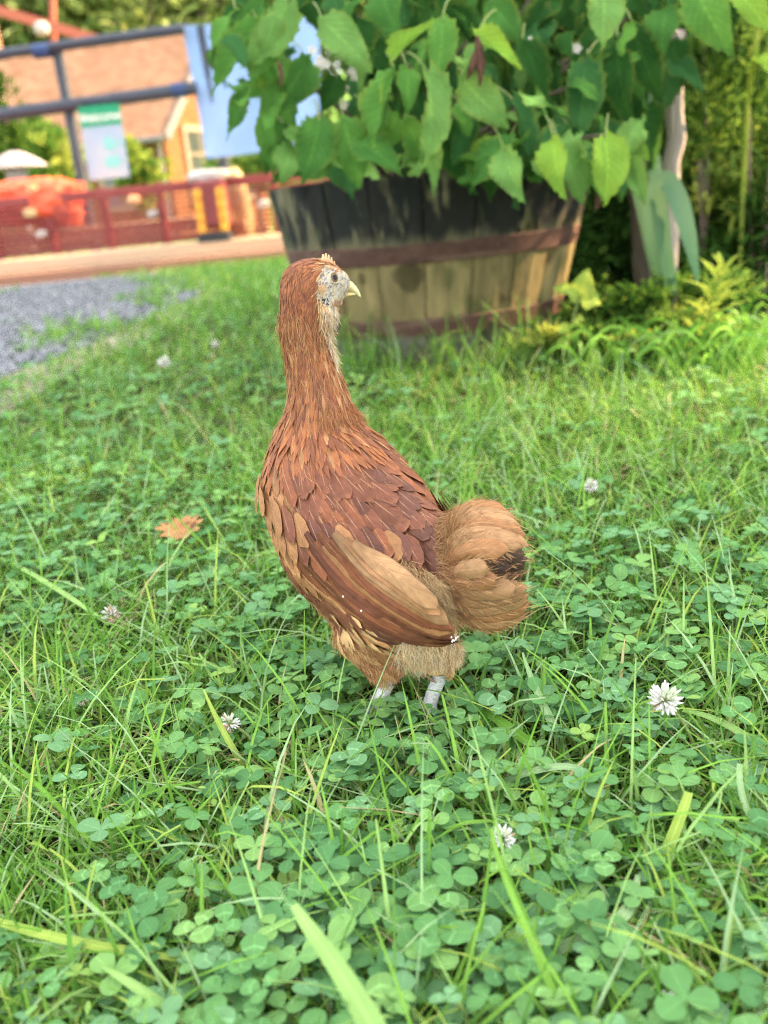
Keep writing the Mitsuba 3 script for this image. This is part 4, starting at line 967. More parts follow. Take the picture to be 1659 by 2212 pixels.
for d in (-1, 1):
    a = zf(-.30, DEP / 2 + d * (DEP / 2 + ov), z_e - sl * ov - .02); b = zf(-.30, DEP / 2 + d * .02, z_r - .04); put('verge_board', beam(a, b, .05, .22), 'grey_trim', house)
put('gutter', tube([zf(-.25, -ov - .06, z_e - sl * ov - .03), zf(LEN, -ov - .06, z_e - sl * ov - .03)], .07, 8), 'grey_trim', house, smooth=50)
put('downpipe', tube([zf(.12, -.12, z_e - .1), zf(.12, -.12, gzh)], .06, 8), 'grey_trim', house, smooth=50)
ch = zf(6.0, DEP / 2, z_r + .25); chim = put('chimney', box(ch, [.7, .7, 1.0], bevel=.03), 'roof_shingle', roof)
def window(o, ax, w, h, nout, bars=(2, 3)):
    o = np.asarray(o); up = np.array([0, 0, 1.0])
    k = put('window', box(o + nout * .02, (w, .05, h), np.stack([ax, nout, up])), 'window_glass', house)
    for s in (-1, 1):
        put('frame', box(o + ax * s * (w / 2 + .06) + nout * .04, (.14, .1, h + .26), np.stack([ax, nout, up])), 'white_trim', k)
        put('frame', box(o + up * s * (h / 2 + .06) + nout * .04, (w - .02, .098, .14), np.stack([ax, nout, up])), 'white_trim', k)
    for i in range(1, bars[0]): put('bar', box(o + ax * (i / bars[0] - .5) * w + nout * .05, (.05, .04, h), np.stack([ax, nout, up])), 'white_trim', k)
    for i in range(1, bars[1]): put('bar', box(o + up * (i / bars[1] - .5) * h + nout * .052, (w, .038, .05), np.stack([ax, nout, up])), 'white_trim', k)
gn = nrm(np.cross([0, 0, 1], D)); gn = gn if gn @ W < 0 else -gn
fn_ = nrm(np.cross([0, 0, 1], W)); fn_ = fn_ if fn_[1] < 0 else -fn_
window(zf(0, 1.7, (z_e + gzh) / 2 + .35), D, 1.5, 1.7, gn); window(zf(0, 4.0, (z_e + gzh) / 2 + .35), D, 1.3, 1.7, gn); window(zf(0, 2.8, z_e + .9), D, .9, .9, gn, (2, 2))
window(zf(1.3, 0, (z_e + gzh) / 2 + .2), W, .8, 1.3, fn_); window(zf(5.2, 0, (z_e + gzh) / 2 + .2), W, 1.1, 1.2, fn_)
dk = put('door', box(zf(3.0, 0, gzh + 1.05) + fn_ * .03, (.95, .08, 2.1), np.stack([W, fn_, [0, 0, 1.0]])), 'dark_wood', house)
put('lamp', lump(zf(0, 3.3, z_e + .02) + gn * .15, [.4, .3, .42], 3, .02, 3), 'cream_paper', house, smooth=True)
# rust red mast and stay behind the house
solid('rust_red', (.42, .13, .08), .7)
mast = thing('mast', 'rust red mast with a slanting boom rising behind the house roof', 'mast')
YM = 34.0
mb = P(116, 90, YM); put('pole', tube([[mb[0], YM, gz(YM)], mb, P(106, -260, YM)], .11, 8), 'rust_red', mast, smooth=50)
put('boom', beam(P(-180, -30, YM - .3), P(232, 92, YM - .3), .16, .3), 'rust_red', mast)
k = thing('roof_ball', 'round white ball vent on the house chimney', 'vent')
bp = P(90, 62, float(ch[1])); scene[k] = mikit.ply(lump(bp, [.38, .38, .36], 2, .02, 3), 'white_sacking', smooth=True)
# ---------------------------------------------------------------- bushes and trees round the house
def tree(label, px, Y, r, hgt, n, L, tones_, seed, cat_='tree', name='tree', clumps=26, group=None, tpl=LAN_WIDE, mat='small_leaf_material'):
    c = P(*px, Y); g = float(gz(Y)) + (14.0 * max(0, (Y - 36) / 60) ** 1.1)
    k = thing(name, label, cat_, group); rr = np.array([r, r, hgt])
    puv('crown', leafy_mass(n, c, rr, L, tones_, seed, tpl, clumps=clumps), mat, k)
    q = np.random.default_rng(seed); top = c + [0, 0, hgt * .5]
    put('trunk', cat([tube(spline([[c[0], c[1], g - .2], (np.array([c[0], c[1], g]) + c) / 2 + q.normal(size=3) * .1 * r * .3, top], 9), np.linspace(.08, .02, 9) * r, 8)] +
        [tube(spline([c - [0, 0, hgt * .5], c + q.normal(size=3) * r * .2, c + nrm(q.normal(size=3)) * rr * .7], 7), np.linspace(.04, .01, 7) * r, 6) for _ in range(5)]), 'bark', k, smooth=True)
tree('rounded yellow green bush left of the sign before the house', (118, 372), 14, .55, .45, 900, .16, [.5, 2, 4, 4, .3, 3], 301, 'bush', 'garden_bush')
tree('bright yellow green bush behind the sign and fence', (306, 378), 14, .42, .36, 800, .14, [.3, 1, 3, 5, .2, 4], 302, 'bush', 'garden_bush')
tree('dark olive bush under the eaves between the parasol and frame post', (75, 318), 18, .75, .55, 1100, .17, [4, 3, 2, .5, 3, .2], 303, 'bush', 'garden_bush')
tree('dark green conifer-like tree at the left edge', (-22, 275), 14, .42, .8, 1200, .13, [4, 3, 1, .2, 3, 0], 304)
tree('low green bush right of the house under the blue sheet', (545, 365), 15, .8, .30, 900, .15, [1, 3, 4, 3, 1, 1], 305, 'bush', 'garden_bush')
tree('green bush by the barrel end of the fence', (600, 360), 12.5, .45, .3, 600, .13, [2, 3, 3, 2, 1, 0], 306, 'bush', 'garden_bush')
HT = [(-140, 30, 40), (-20, -30, 44), (90, 20, 42), (190, -20, 46), (290, 10, 43), (380, -30, 47), (470, 20, 44), (560, -20, 48), (660, 40, 45), (760, -10, 49), (40, -140, 52), (240, -150, 54), (440, -150, 55), (620, -140, 56), (-180, -130, 50), (900, 60, 46), (1060, 20, 50), (1240, 60, 47), (1420, 10, 50), (1600, 60, 48), (1780, 20, 50)]
thin('hill_leaf_material', lambda p, n, uv: pick(dr.floor(uv.x), [(.14, .22, .06), (.22, .31, .09), (.30, .38, .12), (.40, .47, .17), (.10, .16, .05), (.48, .52, .22)]), .7, .8)
for i, (x, y, Y) in enumerate(HT):
    tree('broad-crowned tree on the wooded hill behind the house', (x, y), Y, 4.3, 4.0, 1500, .62, [[1, 3, 4, 2, 1, 1], [.5, 2, 4, 4, .3, 2], [2, 4, 3, 1, 1, 0]][i % 3], 320 + i, 'tree', 'hill_tree', 30, 'trees on the hill behind the house', mat='hill_leaf_material')
# ---------------------------------------------------------------- tall trees out of view at the right: they shade the lawn
def shade_tree(c, r, hgt, n, seed, label):
    k = thing('shade_tree', label, 'tree', 'tall trees to the right of the lawn')
    v, f, uv = leafy_mass(n, np.array(c), np.array([r, r, hgt]), .20, [3, 4, 2, .5, 1, 0], seed, LAN_WIDE, clumps=48, hollow=.1)
    nv = len(LAN_WIDE[0]); ctr = v.reshape(-1, nv, 3).mean(1)
    gap = ~out_of_beams(ctr)
    V = v.reshape(-1, nv, 3)[~gap]; m = len(V); f1 = LAN_WIDE[1]
    puv('crown', (V.reshape(-1, 3), (f1[None] + (np.arange(m) * nv)[:, None, None]).reshape(-1, 3), uv.reshape(-1, nv, 2)[~gap].reshape(-1, 2)), 'small_leaf_material', k)
    put('trunk', tube([[c[0], c[1], -.3], [c[0] + .1, c[1], c[2] * .5], [c[0], c[1], c[2] + hgt * .4]], [.22, .17, .06], 10), 'bark', k, smooth=True)
for (x, y), k_, r, hgt, n, s in (((.1, .9), 11.2, 2.2, 1.9, 5600, 401), ((.2, 2.6), 11.6, 2.1, 1.9, 5400, 402), ((-2.4, 2.2), 10.0, 2.0, 1.8, 4800, 403), ((-2.6, 4.8), 11.0, 2.2, 1.9, 5400, 404), ((-.9, 6.4), 11.6, 2.3, 2.0, 5400, 405), ((-3.6, 7.6), 11.6, 2.3, 2.0, 5200, 406), ((1.2, -.6), 11.4, 2.0, 1.8, 4800, 407)):
    c = np.array([x, y, 0]) + SUN * k_
    shade_tree(c, r, hgt, n, s, 'tall leafy tree standing to the right of the lawn')
# ---------------------------------------------------------------- hen
HSL = 1.15 / 3200.0                                  # she heads away to the left: points of her mid-plane that lie further left stand further away
def hY(x): return 0.562 - (x - 877) * HSL
def H(x, y, dy=0.0): return P(x, y, hY(x) + dy)
HEAD_Y = hY(690) - .004
def Hn(x, y, dy=0.0): return P(x, y, HEAD_Y + dy)
HEADING = nrm(np.array([-1 / 3200., HSL, 0])); LATL = np.array([-HEADING[1], HEADING[0], 0])     # LATL: her left
def toward(p): return nrm(CAM - p)
def ball(c, r): return m3.Manifold.sphere(float(r), 24).translate([float(q) for q in c])
def bone(a, ra, b, rb): return m3.Manifold.batch_hull([ball(a, ra), ball(b, rb)])
def S(x, y, r, lat=0.0, dy=0.0, neck=False):
    c = (Hn(x, y, dy) if neck else H(x, y, dy)) + LATL * lat
    return c, r * mperpx(c)
h_back, h_mid, h_face, h_chk = S(660, 618, 53, 0, 0, True), S(690, 606, 45, 0, 0, True), S(722, 611, 33, 0, 0, True), S(706, 640, 34, 0, 0, True)
h_lore = S(741, 616, 17, 0, 0, True)
n1, n2, n3, n4 = S(655, 690, 49, 0, 0, True), S(668, 775, 48, 0, 0, True), S(686, 850, 57, 0, 0, True), S(693, 918, 74, 0, 0, True)
b1, b1b = S(697, 1000, 113), S(720, 1060, 148)
b2, b3, b4 = S(770, 1145, 168), S(875, 1275, 136), S(826, 1325, 82)
tr, sad = S(966, 1225, 72), S(880, 1150, 70)
# the right half width is a little less than the height of her body: spheres are squeezed sideways afterwards
FL, FR = G(818, 1556) , G(929, 1553)
hockL, hockR = P(842, 1462, FL[1] + .008), P(952, 1455, FR[1] + .006)
thL, thR = (P(806, 1362, FL[1] + .022), .0245), (P(905, 1345, FR[1] + .012), .022)
pair = [(h_back, h_mid), (h_mid, h_face), (h_face, h_lore), (h_mid, h_chk), (h_chk, h_face), (h_back, n1), (h_chk, n1), (n1, n2), (n2, n3), (n3, n4), (n4, b1), (b1, b1b), (b1b, b2), (b2, b3), (b3, tr), (b2, b4), (b4, b3), (sad, tr), (b2, sad)]
body = None
for a, b in pair:
    q = bone(*a, *b); body = q if body is None else body + q
for th_, hk in ((thL, hockL), (thR, hockR)):
    body = body + bone(b3[0] * .6 + th_[0] * .4, .03, *th_) + bone(*th_, hk + [0, 0, .004], .0075)
body = body.refine_to_length(.0032)
mm = body.to_mesh(); hm = trimesh.Trimesh(mm.vert_properties[:, :3], mm.tri_verts, process=True)
trimesh.smoothing.filter_taubin(hm, lamb=.6, nu=.53, iterations=60)
HV, HF = np.array(hm.vertices), np.array(hm.faces)
_, _, HN_ = meshkit.arrays((HV, HF), True)
TREE = cKDTree(HV)
depthv = (HV - CAM) @ FWD
HPX = np.stack([CX + FOC * ((HV - CAM) @ RGT) / depthv, CY - FOC * ((HV - CAM) @ UPV) / depthv], 1)
facing = np.einsum('ij,ij->i', HN_, nrm(CAM - HV)) > .05
VIS = np.flatnonzero(facing); VT = cKDTree(HPX[VIS])
def pxof(p):
    q = np.asarray(p) - CAM; d = q @ FWD
    return np.stack([CX + FOC * (q @ RGT) / d, CY - FOC * (q @ UPV) / d], -1)
def on_body(x, y):                                    # nearest skin point seen at x, y, with its normal
    d, i = VT.query([x, y], 6); j = VIS[i]; w = 1 / (d + .3)
    near = depthv[j] < depthv[j].min() + .02
    w = w * near; w /= w.sum()
    return w @ HV[j], nrm(w @ HN_[j])
def snap(p, off):
    d, i = TREE.query(p, 4); w = 1 / (d + 1e-4); w /= w.sum(1, keepdims=True)
    q = np.einsum('ij,ijk->ik', w, HV[i]); n = nrm(np.einsum('ij,ijk->ik', w, HN_[i]))
    h = np.einsum('ij,ij->i', p - q, n)
    return p - n * (h - off)[:, None], n

# plumage colours: tone = which colour, in the whole part of u; kind of marking in the whole part of v
PLUME = [(.310, .112, .042), (.228, .080, .037), (.165, .060, .033), (.125, .049, .032), (.40, .20, .088), (.52, .33, .150), (.58, .43, .235), (.62, .53, .38), (.30, .145, .060), (.03, .03, .034), (.36, .35, .31), (.20, .19, .17), (.34, .19, .088)]
def feather_fn(p, n, uv):
    u, v = uv.x - dr.floor(uv.x), uv.y - dr.floor(uv.y)
    a = dr.abs(u - .5); code = dr.floor(uv.y); shade = dr.floor(code / 4); mark = code - shade * 4
    tone = dr.floor(uv.x)
    c = pick(tone, PLUME) * (.86 + .032 * shade)
    c = c * (.82 + .36 * mikit.noise(p.x * 260, p.y * 260, p.z * 260))
    bars = mikit.noise((v - a * .55) * 95, p.x * 30 + p.z * 30, 3)
    c = c * (.78 + .44 * bars)                                                      # barbs slanting off the shaft
    tipc = mikit.smoothstep(.86, .99, v) * .40 + mikit.smoothstep(.43, .5, a) * .55
    c = mikit.mix(c, c * 1.45 + C3(.06, .035, .014), tipc * dr.select(mark > 2.5, .0, 1.0))
    c = mikit.mix(c, C3(.50, .30, .16), .55 * mikit.smoothstep(.030, .008, a) * mikit.smoothstep(.95, .5, v))
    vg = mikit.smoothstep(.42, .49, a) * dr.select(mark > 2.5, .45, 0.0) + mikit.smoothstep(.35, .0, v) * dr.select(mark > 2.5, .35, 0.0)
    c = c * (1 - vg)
    dark = mikit.smoothstep(.52, .68, v + .36 * mikit.noise(u * 7, v * 7, p.x * 60) - .08) * dr.select(dr.abs(mark - 1) < .5, 1.0, 0.0)
    c = mikit.mix(c, C3(.022, .021, .022), .85 * dark * mikit.smoothstep(1.08, .95, v))
    fleck = mikit.smoothstep(.60, .70, mikit.noise(u * 14, v * 40, p.z * 100)) * mikit.smoothstep(.55, .85, v) * dr.select(dr.abs(mark - 2) < .5, 1.0, 0.0)
    return mikit.mix(c, C3(.05, .035, .03), .8 * fleck)
scene['plumage'] = {'type': 'twosided', 'bsdf': {'type': 'principled', 'base_color': mikit.proc(feather_fn), 'roughness': .6, 'specular': .22, 'sheen': .15, 'sheen_tint': .8}}
def skin_fn(p, n, uv):
    c = mikit.mix(C3(.34, .14, .06), C3(.42, .21, .095), mikit.fbm(p.x * 200, p.y * 200, p.z * 200))
    return c
solid('undercoat', skin_fn, .8, .1)
hen = thing('hen', 'rust brown young hen standing in clover, back turned and head to the right', 'chicken')
put('body', (HV, HF), 'undercoat', hen, smooth=True)

def feathers(B, D, N, L, W, tone, mark, lift=.002, off=.0012, rows=7, cols=5, tip=.55, ridge=.10, seed=0, stiff=False, cup=.12):
    """Feathers that lie along the body: bases B, directions D, normals N, lengths L, widths W. Returns one mesh per feather, stacked (k, n, 3)."""
    r = np.random.default_rng(seed); k = len(B); t = np.linspace(0, 1, rows) ** .75
    prof = np.clip(np.sin(np.pi * np.clip(.16 + t * .68, 0, 1)), 0, 1) ** .8; prof = np.where(t > tip, prof * np.sqrt(np.clip(1 - np.clip((t - tip) / (1.0001 - tip), 0, 1) ** 2.4, .012, 1)), prof) * np.clip(.45 + 2.2 * t, 0, 1)
    C, n = np.array(B, float), np.array(N, float); d = nrm(D); Cs, Ns = [], []
    steps = np.diff(t, prepend=0); off = np.broadcast_to(off, (k,)); lift = np.broadcast_to(lift, (k,))
    for i in range(rows):
        if i: C = C + d * (L * steps[i])[:, None]
        Cn, n2 = snap(C, off + lift * t[i] ** 1.2)
        if i: d = nrm(Cn - Cs[-1])
        C, n = Cn, n2
        Cs.append(C); Ns.append(n)
    Cs, Ns = np.stack(Cs, 1), np.stack(Ns, 1)
    tan = nrm(np.gradient(Cs, axis=1)); side = nrm(np.cross(tan, Ns)); Ns = np.cross(side, tan)
    u = np.linspace(-1, 1, cols)
    jag = 1 + r.uniform(-.10, .08, (k, rows)) * (t > .35)
    w = (W[:, None] * prof * jag / 2)[..., None]
    V = Cs[:, :, None] + side[:, :, None] * (w * u)[..., None] + Ns[:, :, None] * (ridge * w * (1 - np.abs(u)) - cup * w * u ** 2)[..., None]
    # barb tips: ragged outer edge
    V[:, 1:, [0, -1]] += (tan[:, 1:, None] * (r.uniform(-.02, .06, (k, rows - 1, 2)) * L[:, None, None])[..., None])
    UV = np.stack([np.broadcast_to((u * .49 + .5)[None], (rows, cols)), np.broadcast_to((t * .97 + .01)[:, None], (rows, cols))], -1)
    UV = UV[None] + np.stack([tone, mark], 1)[:, None, None]
    return V.reshape(k, -1, 3), grid_faces(rows, cols), UV.reshape(k, -1, 2)
def joined(fe):
    V, f, UV = fe; n = V.shape[1]
    return V.reshape(-1, 3), (f[None] + (np.arange(len(V)) * n)[:, None, None]).reshape(-1, 3), UV.reshape(-1, 2)

# feather roots over the whole skin, spaced apart
hr = np.random.default_rng(12)
def spaced(points, dist, r):
    order = r.permutation(len(points)); t = cKDTree(points); alive = np.ones(len(points), bool); out = []
    dist = np.broadcast_to(dist, (len(points),))
    for i in order:
        if alive[i]:
            out.append(i); alive[t.query_ball_point(points[i], dist[i])] = False
    return np.array(out)
smp, fid = trimesh.sample.sample_surface(hm, 130000, seed=4)
smp = np.asarray(smp); _, vi = TREE.query(smp); sn = HN_[vi]
NECKB, TAILR, HTOP = n4[0], tr[0], h_mid[0]
zneck = n4[0][2]
def flow(p, n):
    up = np.clip((p[:, 2] - (zneck - .012)) / .035, 0, 1)[:, None]
    down = nrm(np.array([.03, -.0, -1.0]) + .25 * nrm(p - np.array([NECKB[0], NECKB[1], 0]) - np.array([0, 0, 1.0]) * p[:, 2:]))
    fx = (p - h_mid[0]) @ RGT / mperpx(h_mid[0])
    facev = (np.clip((p[:, 2] - n1[0][2] - .004) / .012, 0, 1) * np.clip((fx + 42) / 34, 0, 1))[:, None]
    back = nrm(np.array([-1.0, 0.05, -.35])); down = nrm(down * (1 - .6 * facev) + back * .75 * facev)
    v = nrm(p - NECKB) + .85 * nrm(TAILR - p) + np.array([0, 0, -.15])
    d = nrm(v) * (1 - up) + down * up
    d = d - n * np.einsum('ij,ij->i', d, n)[:, None]
    return nrm(d)
spx = pxof(smp)
on_head = smp[:, 2] > n1[0][2] + .006
in_neck = (smp[:, 2] > zneck - .008) & ~on_head
# bare face: the pale patch round eye and cheek on both sides
hx = (smp - h_mid[0]) @ RGT / mperpx(h_mid[0]); hyy = -(smp - h_mid[0]) @ UPV / mperpx(h_mid[0])
bare = on_head & (hx > 4 - .10 * (hyy + 10)) & (hyy > -26 + .30 * (hx - 20)) & (hyy < 62) & (hx + .35 * hyy > 6)
throat = (smp[:, 2] > zneck) & ~on_head & (hx > 9 + .07 * (hyy - 50)) & (hyy < 150 + 14 * hr.normal(size=len(smp)))
legs_low = smp[:, 2] < hockL[2] + .012
# 1 head and neck: small narrow feathers
hd = np.flatnonzero(on_head & ~bare); i1 = hd[spaced(smp[hd], .0011, hr)]
nk = np.flatnonzero(in_neck); i2 = nk[spaced(smp[nk], np.interp(smp[nk, 2], [zneck, n1[0][2]], [.0031, .0015]), hr)]
def shd(k): return hr.integers(0, 9, k) * 4.0
def jd(d, n, s, r):
    d = d + r.normal(size=d.shape) * s; d -= n * np.einsum('ij,ij->i', d, n)[:, None]; return nrm(d)
k1 = len(i1); topness = np.clip((smp[i1, 2] - h_mid[0][2]) / .012, 0, 1)
front = np.clip((hx[i1] + 8) / 26, 0, 1)
t1 = np.where(hr.uniform(size=k1) < .75 * front ** 1.5, hr.choice([0, 4, 5], k1), hr.choice([0, 1, 2], k1, p=[.35, .45, .2])).astype(float)
head_f = feathers(smp[i1], jd(flow(smp[i1], sn[i1]), sn[i1], .14, hr), sn[i1], hr.uniform(.0045, .0085, k1), hr.uniform(.0008, .0014, k1), t1, shd(k1), .0010, .0004, 5, 3, .6, .2, 1)
k2 = len(i2); f2 = np.clip((smp[i2, 2] - zneck) / (n1[0][2] - zneck), 0, 1)
thr = throat[i2]
t2 = np.where(thr, hr.choice([5, 6, 7, 4], k2, p=[.15, .35, .45, .05]), np.where(hr.uniform(size=k2) < .6, hr.choice([0, 1], k2), hr.choice([0, 1, 2, 4, 8], k2, p=[.3, .25, .2, .2, .05]))).astype(float)
neck_f = feathers(smp[i2], jd(flow(smp[i2], sn[i2]), sn[i2], .12, hr), sn[i2], np.interp(f2, [0, 1], [.032, .012]) * hr.uniform(.8, 1.15, k2), np.interp(f2, [0, 1], [.0046, .0013]) * hr.uniform(.75, 1.2, k2), t2, shd(k2), hr.uniform(.5, 1.2, k2) * np.interp(f2, [0, .8, 1], [.0035, .0014, .0008]), hr.uniform(.0003, .0010, k2), 6, 3, .55, .2, 2)
puv('head_feathers', joined(head_f), 'plumage', hen, kind='stuff')
puv('neck_feathers', joined(neck_f), 'plumage', hen, kind='stuff')
# 2 body coverts
bd = np.flatnonzero(~in_neck & ~on_head & ~legs_low)
i3 = bd[spaced(smp[bd], .0062, hr)]
P3, N3, X3 = smp[i3], sn[i3], spx[i3]
lat3 = (P3 - H(877, 1300)) @ LATL
belly = (P3[:, 2] < b3[0][2] - .012) | ((X3[:, 1] > 1290) & (X3[:, 0] < 760))
k3 = len(i3)
d3 = jd(flow(P3, N3), N3, .10, hr)
L3 = np.where(belly, hr.uniform(.018, .028, k3), hr.uniform(.027, .039, k3)); W3 = np.where(belly, hr.uniform(.006, .009, k3), hr.uniform(.0110, .0150, k3)) * np.interp((P3 - NECKB) @ nrm(TAILR - NECKB), [0, .03], [.62, 1])
# colour runs smoothly over her: rust neck, chestnut to mauve brown back, tan shoulders, buff belly
along = (P3 - NECKB) @ nrm(TAILR - NECKB)
fld = .72 * meshkit.fbm(P3 * 30, 2, 3) + .28 * hr.uniform(size=k3)
t3 = np.where(along < .018, np.where(fld < .42, 0, 1), np.where(along < .034, np.where(fld < .42, 1, 2), np.where(fld < .30, 1, np.where(fld < .58, 2, 3))))
side3 = np.abs(lat3) + .35 * np.clip(.05 - along, 0, 1)
t3 = np.where((side3 > .046) & (fld < .60), np.where(fld < .38, 4, 8), t3)
t3 = np.where((lat3 < -.012) & (t3 == 3), 1, t3)
t3 = np.where(belly, np.where(fld < .47, 4, np.where(fld < .53, 12, 5)), t3)
cov = feathers(P3, d3, N3, L3, W3, t3.astype(float), shd(k3), np.where(belly, .0028, .0026) * hr.uniform(.5, 1.5, k3), hr.uniform(.0005, .0016, k3), 9, 5, .70, .12, 3, cup=.22)
# those that show largest are parts of their own
vis3 = np.einsum('ij,ij->i', N3, nrm(CAM - P3)) - .8 * belly
own = np.argsort(-vis3)[:280]; rest = np.setdiff1d(np.arange(k3), own)
for i in own:
    puv('covert_feather', (cov[0][i], cov[1], cov[2][i]), 'plumage', hen)
puv('body_feathers', joined((cov[0][rest], cov[1], cov[2][rest])), 'plumage', hen, kind='stuff')

# 3 wing: long feathers sweeping to the wing tip, placed on her left side and mirrored to her right
def vane(pts, nrmls, w, tone, mark, rows=16, cols=7, seed=0, ridge=.05, cup=.10, tipround=.82, asym=.0):
    r = np.random.default_rng(seed)
    pts, nn = spline(pts, rows), nrm(spline(nrmls, rows)); t = np.linspace(0, 1, rows)
    prof = np.clip(.35 + 2.0 * t, 0, 1) * np.where(t > tipround, np.sqrt(np.clip(1 - np.clip((t - tipround) / (1.0001 - tipround), 0, 1) ** 2.2, .01, 1)), 1.0)
    tan = nrm(np.gradient(pts, axis=0)); s = nrm(np.cross(tan, nn)); nn = np.cross(s, tan)
    u = np.linspace(-1, 1, cols); ww = w / 2 * prof
    V = pts[:, None] + s[:, None] * (ww[:, None] * (u[None] + asym))[..., None] + nn[:, None] * (ridge * ww[:, None] * (1 - np.abs(u))[None] - cup * ww[:, None] * u[None] ** 2 + .0009 * np.sin(7 * t + seed)[:, None] * np.abs(u)[None])[..., None]
    V[2:, 0] += tan[2:] * r.uniform(-.0012, .0022, (rows - 2, 1)); V[2:, -1] += tan[2:] * r.uniform(-.0012, .0022, (rows - 2, 1))
    UV = np.stack([np.broadcast_to((u * .49 + .5)[None], (rows, cols)) + tone, np.broadcast_to((t * .97 + .01)[:, None], (rows, cols)) + mark], -1)
    return V.reshape(-1, 3), grid_faces(rows, cols), UV.reshape(-1, 2)
WL = np.array([(598, 1150), (640, 1222), (692, 1282), (752, 1330), (830, 1370), (915, 1392), (1000, 1384)], float)
WU = np.array([(742, 1150), (790, 1192), (838, 1226), (884, 1262), (930, 1298), (974, 1334), (1012, 1362)], float)
TIPB = P(1016, 1380, hY(1010) - .026)
def wing_point(c, k, f):
    """A point of the folded wing: on the flank at first, then standing off it towards the tip behind."""
    p, n = on_body(min(c[0], 990), min(c[1], 1392))
    q = P(c[0], c[1], 1.0); dirc = nrm(q - CAM)
    dist = (p - CAM) @ dirc
    free = np.clip((c[0] - 860) / 150, 0, 1)
    ref = (TIPB - CAM) @ FWD / (dirc @ FWD)
    dist = min(dist * (1 - free) + ref * free, dist) - .0055 - .0012 * k
    nw = nrm(n * (1 - .5 * free) + nrm(CAM - p) * .5 * free)
    return CAM + dirc * dist, nw
wing = []
WT = [2, 1, 2, 2, 1, 2, 2, 1, 8, 1, 1, 8, 12, 4, 12]
for k in range(15):
    f = k / 14.0; curve = WL * (1 - f) + WU * f
    s0 = .02 + .04 * ((k * 7) % 3); s1 = 1.0 - [.0, .04, .02, .08, .05, .10, .06, .12, .08, .16, .10, .18, .13, .22, .26][k]
    cs = spline(curve, 40)[int(s0 * 39):int(s1 * 39) + 1]
    cs = cs[np.linspace(0, len(cs) - 1, 8).astype(int)]
    pn = [wing_point(c, k, f) for c in cs]
    mkk = (2 if k in (0, 4) else 3) + 4 * int(hr.integers(1, 8))
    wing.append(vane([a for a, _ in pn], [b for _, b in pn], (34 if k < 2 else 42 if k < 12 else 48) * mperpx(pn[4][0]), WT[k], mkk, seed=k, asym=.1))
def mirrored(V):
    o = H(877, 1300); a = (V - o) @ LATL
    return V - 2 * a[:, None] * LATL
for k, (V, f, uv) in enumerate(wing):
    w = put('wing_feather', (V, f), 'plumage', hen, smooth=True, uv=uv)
for k, (V, f, uv) in enumerate(wing):
    o_ = mirrored(V); o_ = o_[:1] + (o_ - o_[:1]) * .74 + LATL * .006
    put('wing_feather', (o_, f[:, ::-1]), 'plumage', hen, smooth=True, uv=uv)
# covert rows that overlap the roots of the long wing feathers
rows_px = [([(592, 1110), (640, 1162), (700, 1192), (770, 1205), (840, 1216), (900, 1240)], 13, .030, .0125, .0050), ([(565, 1060), (620, 1120), (690, 1160), (760, 1172), (830, 1180), (890, 1196)], 14, .028, .012, .0058)]
for ri, (line, n, L, w, off) in enumerate(rows_px):
    ls = spline(np.array(line, float), n)
    Bp, Np, Dp = [], [], []
    for i, c in enumerate(ls):
        p, nn = on_body(c[0] - 6, c[1] - 34); e, _ = on_body(c[0] + 22 + 2.0 * i, c[1] + 46)
        Bp.append(p); Np.append(nn); Dp.append(e - p)
    tn = hr.choice([3, 2, 1, 8], n, p=[.35, .3, .2, .15]).astype(float); tn[:3] = 8
    fe = feathers(np.array(Bp), np.array(Dp), np.array(Np), np.full(n, L) * hr.uniform(.85, 1.15, n), np.full(n, w), tn, shd(n), .004, off, 9, 5, .6, .1, 50 + ri)
    for i in range(n):
        puv('covert_feather', (fe[0][i], fe[1], fe[2][i]), 'plumage', hen)

# chalky flecks on the wing and a few bare blue-black quills above it
solid('white_fleck', (.72, .72, .70), .7); solid('blue_quill', (.035, .045, .07), .4, .5)
def fleck(x, y, r, k):
    p, n = wing_point((x, y), k, .5); c = (i2v * [r, r * .8, r * .35]) @ frames(np.array([[1.0, 0, 0]]), n[None])[0] + p + n * .0004
    return c, i2f
_i = trimesh.creation.icosphere(subdivisions=2); i2v, i2f = np.array(_i.vertices), np.array(_i.faces)
put('white_fleck', fleck(742, 1288, .0008, 17), 'white_fleck', hen, smooth=True); put('white_fleck', fleck(781, 1319, .0008, 17), 'white_fleck', hen, smooth=True)
put('white_fleck', cat([fleck(980 + hr.normal() * 5, 1378 + hr.normal() * 4, .0006, 15.5) for _ in range(8)]), 'white_fleck', hen, smooth=True, label='chalky white flecks at the wing tip')
for a, b in (((852, 1166), (866, 1196)), ((866, 1160), (878, 1192)), ((700, 1172), (712, 1200))):
    (p, n), (q, n2_) = on_body(*a), on_body(*b); put('quill', tube(spline([p + n * .004, (p + q) / 2 + n * .0065, q + n * .006], 6), [.0006, .0007, .0007, .0006, .0005, .0003], 6), 'blue_quill', hen, smooth=True)
